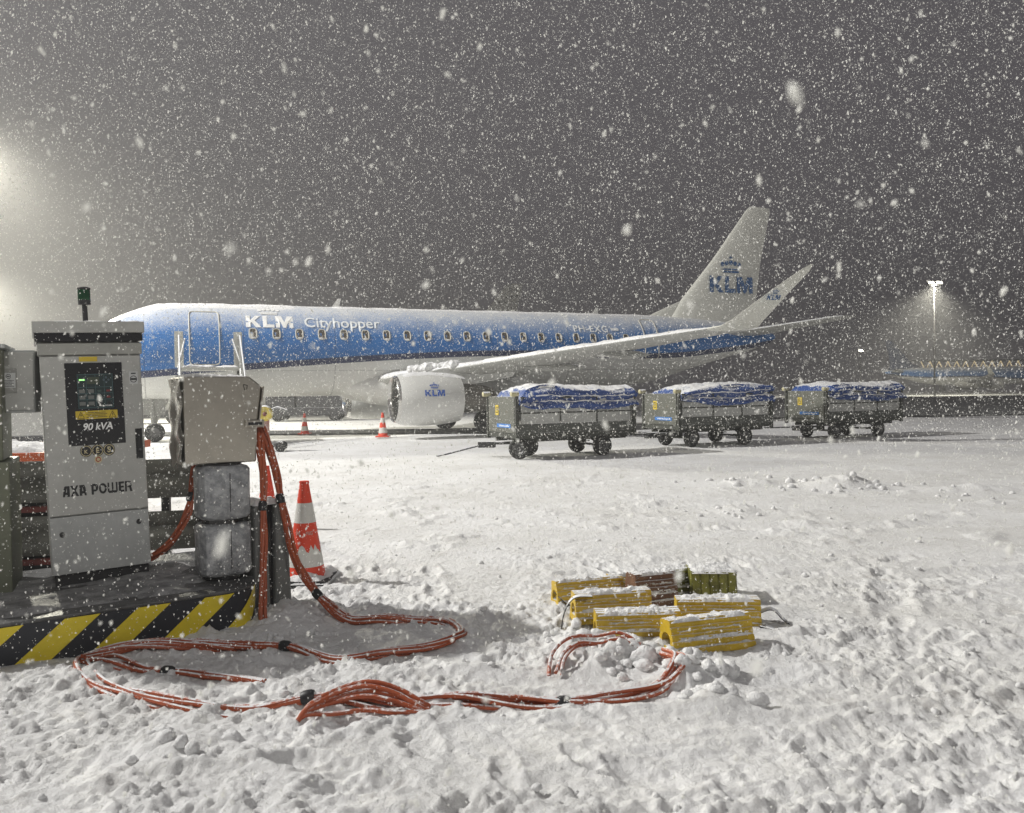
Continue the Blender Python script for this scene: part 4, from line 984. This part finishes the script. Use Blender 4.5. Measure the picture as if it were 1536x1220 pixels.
MB().tube(catmull([tuple(pf(-.48, .60, .285)), tuple(pf(-.36, .46, .288)), tuple(pf(-.25, .40, .287)), tuple(pf(-.20, .48, .286))], 6), .004, 5).build('thin_wire', DARK, plat)

# ------------------------------------------------------------------ cones
def cone(name, loc, h, label, group=None, torn=False, low=False):
    c_ = thing(name, loc, 0, label, 'traffic cone', group); r0, r1 = h * .205, h * .045
    def rr(z): return r0 + (r1 - r0) * z / h
    MB().prism([(x, y, 0) for x, y in rsq(0, 0, h * .28, h * .05)], (0, 0, 0), (0, 0, h * .045)).build('base', DARK if torn else CONEO, c_, bevel=.004)
    zs = [h * .045, h * .22, h * .43, h * .61, h * .80, h]
    prof = [(rr(z), z) for z in np.linspace(h * .04, h, 14)] + [(r1 * 1.12, h * 1.0), (r1 * 1.05, h * 1.02), (r1 * .6, h * 1.02)]
    MB().lathe(prof, 40, (0, 0, 0), 'z', cap=True).build('cone_body', CONEO, c_, smooth=True)
    for z0, z1 in (((h * .16, h * .385), (h * .60, h * .80)) if not low else ((h * .16, h * .36), )):
        m_ = MB()
        if torn and z0 < h * .3:
            rs_ = np.random.RandomState(5); tp = rs_.rand(41) * .10 + .0; tp[40] = tp[0]
            m_.grid(lambda u, v: Vector(((rr(z0 + (z1 - z0 - tp[int(round(u * 40))] * 1.0 * h) * v) + .0015) * math.cos(2 * math.pi * u), (rr(z0 + (z1 - z0 - tp[int(round(u * 40))] * h) * v) + .0015) * math.sin(2 * math.pi * u), z0 + (z1 - z0 - tp[int(round(u * 40))] * h) * v)), 40, 4)
        else: m_.lathe([(rr(z0) + .0015, z0), (rr(z1) + .0015, z1)], 40, (0, 0, 0), 'z')
        m_.build('reflective_band', CONEW, c_, smooth=True)
    return c_
zc_ = gz(-1.79, 6.9)
bcn = cone('traffic_cone', (-1.80, 6.88, zc_), .84, 'large red and white traffic cone with a torn lower band beside the guard post', torn=True)
for ch_, aa in (('M', -118), ('NG', -72)):
    def cf(u, v, aa=aa): 
        z = .405 + v; r_ = .84 * .205 + (.84 * .045 - .84 * .205) * z / .84 + .003; a = R(aa) + u / r_; return Vector((r_ * math.cos(a), r_ * math.sin(a), z))
    text('faded_lettering', ch_, cf, .035 if ch_ == 'M' else .06, M('faded_letter', (.55, .28, .24), .6), bcn, bold=.03)
def cbs(u, v): return Vector((-.25 + .50 * u, -.25 + .50 * v, .05)), Vector((0, 0, 1))
snow_layer('snow_cover', bcn, cbs, 30, 30, .07, 81, .2, 4., (.9, .9))
cone('traffic_cone', (-2.93, 9.5, .0), .74, 'red traffic cone whose tip shows behind the hanging orange cables', low=True)
cone('traffic_cone', (-8.1, 31.2, .04), .80, 'small distant traffic cone on the snow left of the airliner engine, under its belly')
cone('traffic_cone', (-4.6, 28.4, .04), .85, 'distant traffic cone standing in front of the airliner engine inlet')
cone('traffic_cone', (-12.6, 27.0, .03), .8, 'distant traffic cone by the airliner nose, left of the steel box') if False else None

# ------------------------------------------------------------------ wheel chocks
def chock(loc, rz, length, hgt, label, mat, upright=False, roll=0, sub=.0, kind=0, snow=True, seed=0):
    c_ = thing('wheel_chock', loc, rz, label, 'wheel chock', 'wheel chocks piled in the snow')
    c_.rotation_euler = (roll, 0, rz)
    hw = hgt * .52; tw = hgt * (.27 if kind == 0 else .46)
    side = []
    ng = 7
    # outline in (y,z): ribbed flanks, grooved top
    def ribs(a, b_, n, dep):
        a = Vector((0,) + a); b_ = Vector((0,) + b_); d = (b_ - a); nrm = Vector((0, d.z, -d.y)).normalized(); out = []
        for k in range(n):
            for f, o_ in ((k + .06, 0), (k + .5, dep * .35), (k + .80, 0), (k + .84, -dep), (k + .98, -dep)):
                p = a + d * (f / n) + nrm * o_; out.append((p.y, p.z))
        return out
    dep = hgt * .035
    bl, br_, tr, tl = (-hw, 0.), (hw, 0.), (tw, hgt), (-tw, hgt)
    outl = [(-hw + .01, 0)] + [(hw - .01, 0)] + ribs(br_, tr, 5, dep) + ribs(tr, tl, 3, dep * .6) + ribs(tl, bl, 5, dep)
    hole = [(hgt * .26 * math.cos(a), hgt * .40 + hgt * .24 * math.sin(a)) for a in [2 * math.pi * k / 20 for k in range(20)]]
    m_ = MB(); n = len(outl)
    nx_ = 14; vs = []
    for i in range(nx_ + 1):
        x = length * i / nx_
        for y, z in outl: vs.append((x, y + .003 * math.sin(x * 30 + z * 40), z + .002 * math.sin(x * 22 + seed)))
    fs = [(i * n + k, i * n + (k + 1) % n, (i + 1) * n + (k + 1) % n, (i + 1) * n + k) for i in range(nx_) for k in range(n)]
    m_.add(vs, fs)
    # end rings with the hole (radial pairing)
    H_ = len(hole)
    for x, xi in ((0, .12), (length, length - .12)):
        ang = [math.atan2(z - hgt * .40, y) for y, z in outl]
        hp = [(hgt * .26 * math.cos(a), hgt * .40 + hgt * .24 * math.sin(a)) for a in ang]
        v2 = [(x, y + .003 * math.sin(x * 30 + z * 40), z + .002 * math.sin(x * 22 + seed)) for y, z in outl] + [(x, y, z) for y, z in hp] + [(xi, y, z) for y, z in hp]
        m_.add(v2, [(k, (k + 1) % n, n + (k + 1) % n, n + k) for k in range(n)] + [(n + k, n + (k + 1) % n, 2 * n + (k + 1) % n, 2 * n + k) for k in range(n)] + [tuple(2 * n + k for k in range(n))])
    T = Matrix.Rotation(R(-90), 4, 'Y') if upright else None
    if upright: T = Matrix.Translation((hgt, 0, 0)) @ Matrix.Rotation(R(-90), 4, 'Y')
    m_.build('chock_body', mat, c_, smooth=True, T=T)
    if snow and not upright:
        def st(u, v):
            return Vector((.008 + u * (length - .016), (-tw - .01) + v * (2 * tw + .02), hgt - .002)), Vector((0, 0, 1))
        snow_layer('snow_cover', c_, st, 80, 16, .022, seed + 90, .12, 9., (length * 2.5, .35), cover=.36)
        for t0, tw_, cv_ in ((.18, .07, .46), (.38, .14, .38), (.66, .06, .44)):      # snow caught on the camera-side ribs
            def sf(u, v):
                t = t0 + v * tw_; y = -(hw + (tw - hw) * t) - .001; return Vector((.01 + u * (length - .02), y, hgt * t)), Vector((0, -.85, .5))
            snow_layer('snow_streak', c_, sf, 80, 6, .022, seed + 95 + int(t0 * 10), .10, 11., (length * 3, .3), cover=cv_)
    elif upright:
        def su(u, v): return Vector((.0 + u * hgt, -hw + v * 2 * hw, length)), Vector((0, 0, 1))
        snow_layer('snow_cover', c_, su, 30, 30, .022, seed + 90, .08, 7., (.7, .7))
    return c_
def strap(c_, pts, wd=.035):
    P = catmull(pts, 8); mb = MB(); vs = []
    for i, p in enumerate(P):
        d = (P[min(i + 1, len(P) - 1)] - P[max(i - 1, 0)]).normalized(); a = Vector((.25, 1, .1)); a = (a - d * a.dot(d)).normalized(); n = d.cross(a)
        for sx, sy in ((-1, -1), (1, -1), (1, 1), (-1, 1)): vs.append(p + a * wd / 2 * sx + n * .003 * sy)
    m = len(P); mb.add(vs, [(i * 4 + k, i * 4 + (k + 1) % 4, (i + 1) * 4 + (k + 1) % 4, (i + 1) * 4 + k) for i in range(m - 1) for k in range(4)])
    return mb.build('strap', BLACKS, c_, smooth=False)
c1 = chock((.92, 4.84, gz(1.2, 4.92) - .01), R(17), .56, .205, 'front right yellow wheel chock with its hollow end towards the cable', CHOCKY, roll=R(-6), seed=1)
c2 = chock((.52, 5.20, gz(.8, 5.25) - .02), R(3), .55, .195, 'front left yellow wheel chock between the strapped chock and the cable clods', CHOCKY, roll=R(5), seed=2)
c3 = chock((.40, 5.48, gz(.7, 5.5) + .01), R(9), .54, .20, 'yellow wheel chock with a black strap hanging over its left end', CHOCKY, seed=3)
c4 = chock((1.10, 5.46, gz(1.4, 5.5) - .02), R(-3), .56, .19, 'long yellow wheel chock at the right rear with a black strap at its right end', CHOCKY, roll=R(4), seed=4)
c5 = chock((.30, 5.98, gz(.6, 6.1) - .01), R(16), .54, .185, 'yellow wheel chock lying alone at the back left of the pile', CHOCKY, roll=R(-7), seed=5)
c6 = chock((.86, 5.90, gz(1.0, 6.0) - .0), R(20), .34, .245, 'worn brown wheel chock in the middle of the yellow pile', CHOCKB, seed=6)
c7 = chock((1.07, 6.10, gz(1.1, 6.2) + .0), R(28), .34, .22, 'dull yellow wheel chock leaning behind the brown one', CHOCKG, seed=7)
c7b = chock((.74, 6.28, gz(.8, 6.2) - .03), R(14), .22, .17, 'short bright yellow wheel chock end showing left of the brown one', CHOCKY, seed=9)
c8 = chock((1.34, 6.12, gz(1.5, 6.1) - .08), R(-4), .31, .33, 'greenish wheel chock standing on end at the back right of the pile', CHOCKG, upright=True, kind=1, seed=8)
strap(c3, [(.10, -.12, .20), (.0, -.13, .205), (-.06, -.14, .17), (-.10, -.15, .09), (-.12, -.16, .0)], .045)
strap(c5, [(.0, -.02, .10), (.06, -.10, .03), (.14, -.12, .01), (.20, -.10, .05)], .05)
strap(c4, [(.55, -.02, .09), (.64, -.03, .12), (.70, -.05, .07), (.74, -.06, .02), (.66, -.12, .01), (.58, -.11, .03)], .05)
MB().tube([(.54, -.12, .03), (.64, -.16, .015), (.76, -.14, .01), (.84, -.20, .005)], .008, 6).build('strap_buckle', BLACKS, c4)

# ------------------------------------------------------------------ boarding stairs at the front door
st = thing('boarding_stairs', (-10.25, 27.15, 0), PH, 'aluminium boarding stairs with tall snowy handrails at the front aircraft door', 'boarding stairs')
m_ = MB().box(-.95, .95, -1.2, -.05, 2.42, 2.52); m_.build('platform', ALU, st)
def stp(u, v): return Vector((-.93 + 1.86 * u, -1.18 + 1.1 * v, 2.52)), Vector((0, 0, 1))
snow_layer('snow_cover', st, stp, 30, 20, .10, 101, .08, 4., (1.8, 1))
m_ = MB()
for k in range(11): m_.box(-.75, .75, -1.2 - k * .30 - .30, -1.2 - k * .30, 2.42 - (k + 1) * .205, 2.45 - (k + 1) * .205)
m_.build('steps', ALU, st)
for sx in (-.93, .93):
    m_ = MB()
    m_.box(sx - .14, sx + .14, -.22, -.18, 2.55, 3.75).build('rail_panel', ALU, st, bevel=.01)
    m_ = MB().tube([(sx, -1.15, 2.5), (sx, -1.15, 3.55)], .03, 8).tube([(sx, -.2, 3.6), (sx, -1.15, 3.55), (sx, -4.5, 1.1)], .028, 8).tube([(sx, -1.2, 2.45), (sx, -4.6, .1)], .05, 8).tube([(sx * .8, -.3, 3.5), (sx * 1.05, -1.2, 2.5)], .028, 8)
    for k in range(5): m_.tube([(sx, -1.5 - k * .65, 2.2 - k * .47), (sx, -1.5 - k * .65, 3.25 - k * .47)], .02, 6)
    m_.build('handrail', ALU, st, smooth=True)
    m_ = MB().tube([(sx, -1.1, 2.42), (sx * .9, -2.2, .25)], .05, 8).tube([(sx, -.1, 2.42), (sx * .9, -1.4, .3)], .05, 8); m_.build('support_leg', CARTD, st, smooth=True)
    wheel(st, sx, -1.7, .28); wheel(st, sx, -4.0, .28)
MB().box(-.7, .7, -3.9, -1.5, .3, .5).build('frame', CARTD, st)

# ------------------------------------------------------------------ yellow headed stand and other ground gear
ys = thing('hose_stand', (-6.9, 22.3, 0), R(10), 'wheeled stand with snow capped yellow head on a red post beyond the steel box', 'stand')
MB().lathe([(.05, -.10), (.19, -.12), (.225, -.06), (.225, .06), (.19, .12), (.05, .10)], 28, (0, 0, 1.08), 'y', cap=True).build('round_head', M('head_yellow', (.60, .48, .08), .5, 0, snow=.5, fleck=.4), ys, smooth=True)
MB().lathe([(.06, -.13), (.03, -.16)], 12, (.02, 0, 1.06), 'y', cap=True).build('hub', REDD, ys)
MB().box(-.01, .12, -.05, .05, .1, .9).build('post', M('red_white_post', (.30, .10, .08), .5, 0, fleck=.45, dirt=.5, scale=5, col2=(.45, .38, .34)), ys, bevel=.01)
MB().tube([(.1, 0, 1.12), (.35, 0, 1.22), (.6, 0, 1.12)], .06, 8).build('arm', DGREY, ys, smooth=True)
wheel(ys, .42, -.15, .15); wheel(ys, .42, .3, .15)
MB().box(.05, .45, -.1, .25, .12, .2).build('axle_plate', DARK, ys)

def vehicle(name, loc, rz, label, cat, L_, W_, H_, cabl, mat, bedh):
    v_ = thing(name, loc, rz, label, cat, 'ground vehicles beyond the airliner')
    MB().box(0, L_, 0, W_, .35, bedh).build('chassis', TRUCKD, v_, bevel=.04)
    c_ = MB().prism([(0, 0, bedh), (0, 0, bedh + (H_ - bedh) * .55), (.25, 0, H_), (cabl, 0, H_), (cabl, 0, bedh)], (0, .02, 0), (0, W_ - .02, 0)).build('cab', mat, v_, bevel=.05)
    m_ = MB().box(.35, cabl - .15, -.0, .018, bedh + (H_ - bedh) * .45, H_ - .15); m_.build('cab_window', BLACK, c_)
    MB().add([(-.005, .15, bedh + .3), (-.005, W_ - .15, bedh + .3), (.2, W_ - .15, H_ - .12), (.2, .15, H_ - .12)], [(0, 1, 2, 3)]).build('windscreen', BLACK, c_)
    MB().box(cabl + .1, L_, .05, W_ - .05, bedh + .003, bedh + (H_ - bedh) * .6).build('load_bed', mat, v_, bevel=.03)
    for x_ in (.7, L_ - .8):
        for y_ in (.1, W_ - .1): wheel(v_, x_, y_, .36)
    return v_
vehicle('service_truck', (-14.5, 47, 0), R(4), 'dark service truck seen under the aircraft belly right of the yellow headed stand', 'truck', 4.8, 2.0, 2.1, 1.7, TRUCKD, .8)
vehicle('service_truck', (-9.2, 50, 0), R(-3), 'low dark service truck seen under the belly between the two small cones', 'truck', 4.6, 1.9, 1.8, 1.5, TRUCKD, .8)
vehicle('service_truck', (-13.6, 21.5, 0), R(-68), 'pale service vehicle seen in the gap left of the grey power cabinet', 'truck', 4.2, 1.9, 1.75, 1.5, TRUCK, .75)
vehicle('service_truck', (-23.5, 46, 0), R(5), 'grey service truck seen between power cabinet and steel box', 'truck', 4.6, 1.9, 1.9, 1.5, TRUCK, .8)

# ------------------------------------------------------------------ floodlight masts, lattice bridge
def mast(loc, h, label, heads=((-.55, 0), (.55, 0)), small=False):
    m_ = thing('floodlight_mast', loc, 0, label, 'floodlight mast', 'apron floodlight masts')
    MB().tube([(0, 0, 0), (0, 0, h)], [.13, .05], 12).build('pole', M('mast_steel', (.07, .07, .07), .7, 0), m_, smooth=True)
    MB().box(-.9, .9, -.05, .05, h - .08, h + .02).build('crossbar', MATS['mast_steel'], m_)
    for hx, hy in heads:
        T = Matrix.Translation((hx, hy - .2, h - .05)) @ Matrix.Rotation(R(-35), 4, 'X')
        hd = MB().box(-.42, .42, -.12, .25, -.25, .25).build('lamp_head', DARK, m_, T=T, bevel=.02)
        MB().box(-.39, .39, -.15, -.125, -.22, .22).build('lamp_glass', LAMPW, hd, T=T)
    return m_
mast((58.4, 110.5, 0), 15.6, 'lit double headed floodlight mast at the right of the sky')
mast((-34.6, 51, 0), 17.9, 'floodlight mast glowing just outside the left edge, upper of the two glows')
mast((-68.2, 99, 0), 17.2, 'floodlight mast glowing just outside the left edge, lower of the two glows')
mast((68, 156, 0), 8.4, 'small distant lamp mast left of the tall lit one', heads=((0, 0),))
bg_ = thing('lattice_bridge', (88, 172, 0), R(8), 'far covered bridge with a warm lit lattice wall at the right edge', 'bridge')
MB().box(0, 60, 0, 4, 6.6, 6.95).build('roof', TRUCKD, bg_)
MB().box(0, 60, 0, 4, 3.6, 4.6).build('deck', TRUCKD, bg_)
m_ = MB()
for k in range(28):
    x_ = k * 2.1
    m_.tube([(x_, -.02, 6.6), (x_ + 1.05, -.02, 4.6)], .11, 6).tube([(x_ + 1.05, -.02, 4.6), (x_ + 2.1, -.02, 6.6)], .08, 6)
m_.build('lattice', BRIDGEL, bg_)
for x_ in (6, 26, 50): MB().box(x_, x_ + .8, 1.5, 2.5, 0, 3.6).build('pier', TRUCKD, bg_)

# ------------------------------------------------------------------ falling snow
fl = bpy.data.materials.new('snowflake'); fl.use_nodes = True
nt = fl.node_tree; N = nt.nodes; L = nt.links; N.remove(N['Principled BSDF']); out = N['Material Output']
d_ = N.new('ShaderNodeBsdfDiffuse'); t_ = N.new('ShaderNodeBsdfTranslucent'); x_ = N.new('ShaderNodeMixShader')
d_.inputs[0].default_value = (.95, .95, .93, 1); t_.inputs[0].default_value = (.95, .95, .92, 1); x_.inputs[0].default_value = .5
L.new(d_.outputs[0], x_.inputs[1]); L.new(t_.outputs[0], x_.inputs[2]); L.new(x_.outputs[0], out.inputs[0])
rs = np.random.RandomState(3)
def flakes(n, x0, x1, y0, y1, z0, z1, dmin, dmax, pw, wedge=True):
    P = np.stack([rs.uniform(x0, x1, n), rs.uniform(y0, y1, n), rs.uniform(z0, z1, n)], 1)
    if wedge:          # keep what could be seen from the photograph's place and a few steps to either side
        k = (np.abs(P[:, 0]) < P[:, 1] * .72 + 2.2) & (P[:, 2] < 1.6 + P[:, 1] * .62 + .9)
        P = P[k]
    n = len(P); D = dmin + (dmax - dmin) * rs.rand(n) ** pw
    return P, D
OCT = (np.array([(1, 0, 0), (-1, 0, 0), (0, 1, 0), (0, -1, 0), (0, 0, 1), (0, 0, -1)], float), np.array([(0, 2, 4), (2, 1, 4), (1, 3, 4), (3, 0, 4), (2, 0, 5), (1, 2, 5), (3, 1, 5), (0, 3, 5)]))
TET = (np.array([(1, 1, 1), (-1, -1, 1), (-1, 1, -1), (1, -1, -1)], float) * .75, np.array([(0, 2, 1), (0, 1, 3), (0, 3, 2), (1, 2, 3)]))
def flake_mesh(PD):
    VV, FF, o = [], [], 0
    for (P, D), (base, f) in PD:
        n = len(P); kb = len(base)
        S = D[:, None, None] * .5 * rs.uniform(.45, 1.25, (n, kb, 1)) * base[None]
        q_ = rs.normal(size=(n, 4)); q_ /= np.linalg.norm(q_, axis=1)[:, None]; a, b_, c, d = q_.T
        Rm = np.stack([np.stack([1 - 2 * (c * c + d * d), 2 * (b_ * c - a * d), 2 * (b_ * d + a * c)], 1), np.stack([2 * (b_ * c + a * d), 1 - 2 * (b_ * b_ + d * d), 2 * (c * d - a * b_)], 1), np.stack([2 * (b_ * d - a * c), 2 * (c * d + a * b_), 1 - 2 * (b_ * b_ + c * c)], 1)], 1)
        V_ = np.einsum('nij,nkj->nki', Rm, S)
        el = 1 + rs.rand(n) ** 2 * 1.3; V_[:, :, 2] *= el[:, None]; V_[:, :, 0] += V_[:, :, 2] * .25 * rs.normal(size=n)[:, None]
        V_ += P[:, None, :]
        FF.append((f[None] + (np.arange(n) * kb)[:, None, None]).reshape(-1, 3) + o); VV.append(V_.reshape(-1, 3)); o += n * kb
    return np.concatenate(VV), np.concatenate(FF)
PD = [(flakes(620, -1.3, 1.3, .33, 1.5, .5, 2.7, .0045, .0105, 1.3), OCT), (flakes(60000, -5, 5, .8, 4.5, .05, 4.4, .0026, .0095, 2.6), OCT), (flakes(180000, -7.5, 7.5, 4.5, 9, .05, 7.5, .0035, .0125, 3.2), TET),
      (flakes(160000, -14, 14, 9, 17, .05, 12.5, .005, .015, 2.6), TET), (flakes(35000, -24, 24, 17, 32, .1, 21, .008, .02, 2.0), TET)]
V_, F_ = flake_mesh(PD)
sn_ = np_mesh('falling_snow', V_, F_, fl, smooth=False)
tag(sn_, 'dense white snowflakes falling through the night air', 'snowfall', kind='stuff')

# ------------------------------------------------------------------ haze
hz = MB().box(-330, 330, -60, 420, -1.2, 48).build('haze', bpy.data.materials.new('haze_air'))
hm = hz.data.materials[0]; hm.use_nodes = True; nt = hm.node_tree; nt.nodes.remove(nt.nodes['Principled BSDF'])
pv = nt.nodes.new('ShaderNodeVolumePrincipled'); pv.inputs['Color'].default_value = (.92, .92, .92, 1); pv.inputs['Density'].default_value = .0034; pv.inputs['Anisotropy'].default_value = .25
nt.links.new(pv.outputs[0], nt.nodes['Material Output'].inputs['Volume'])
tag(hz, 'thin cold haze of fine snow over the apron', 'haze', kind='stuff')
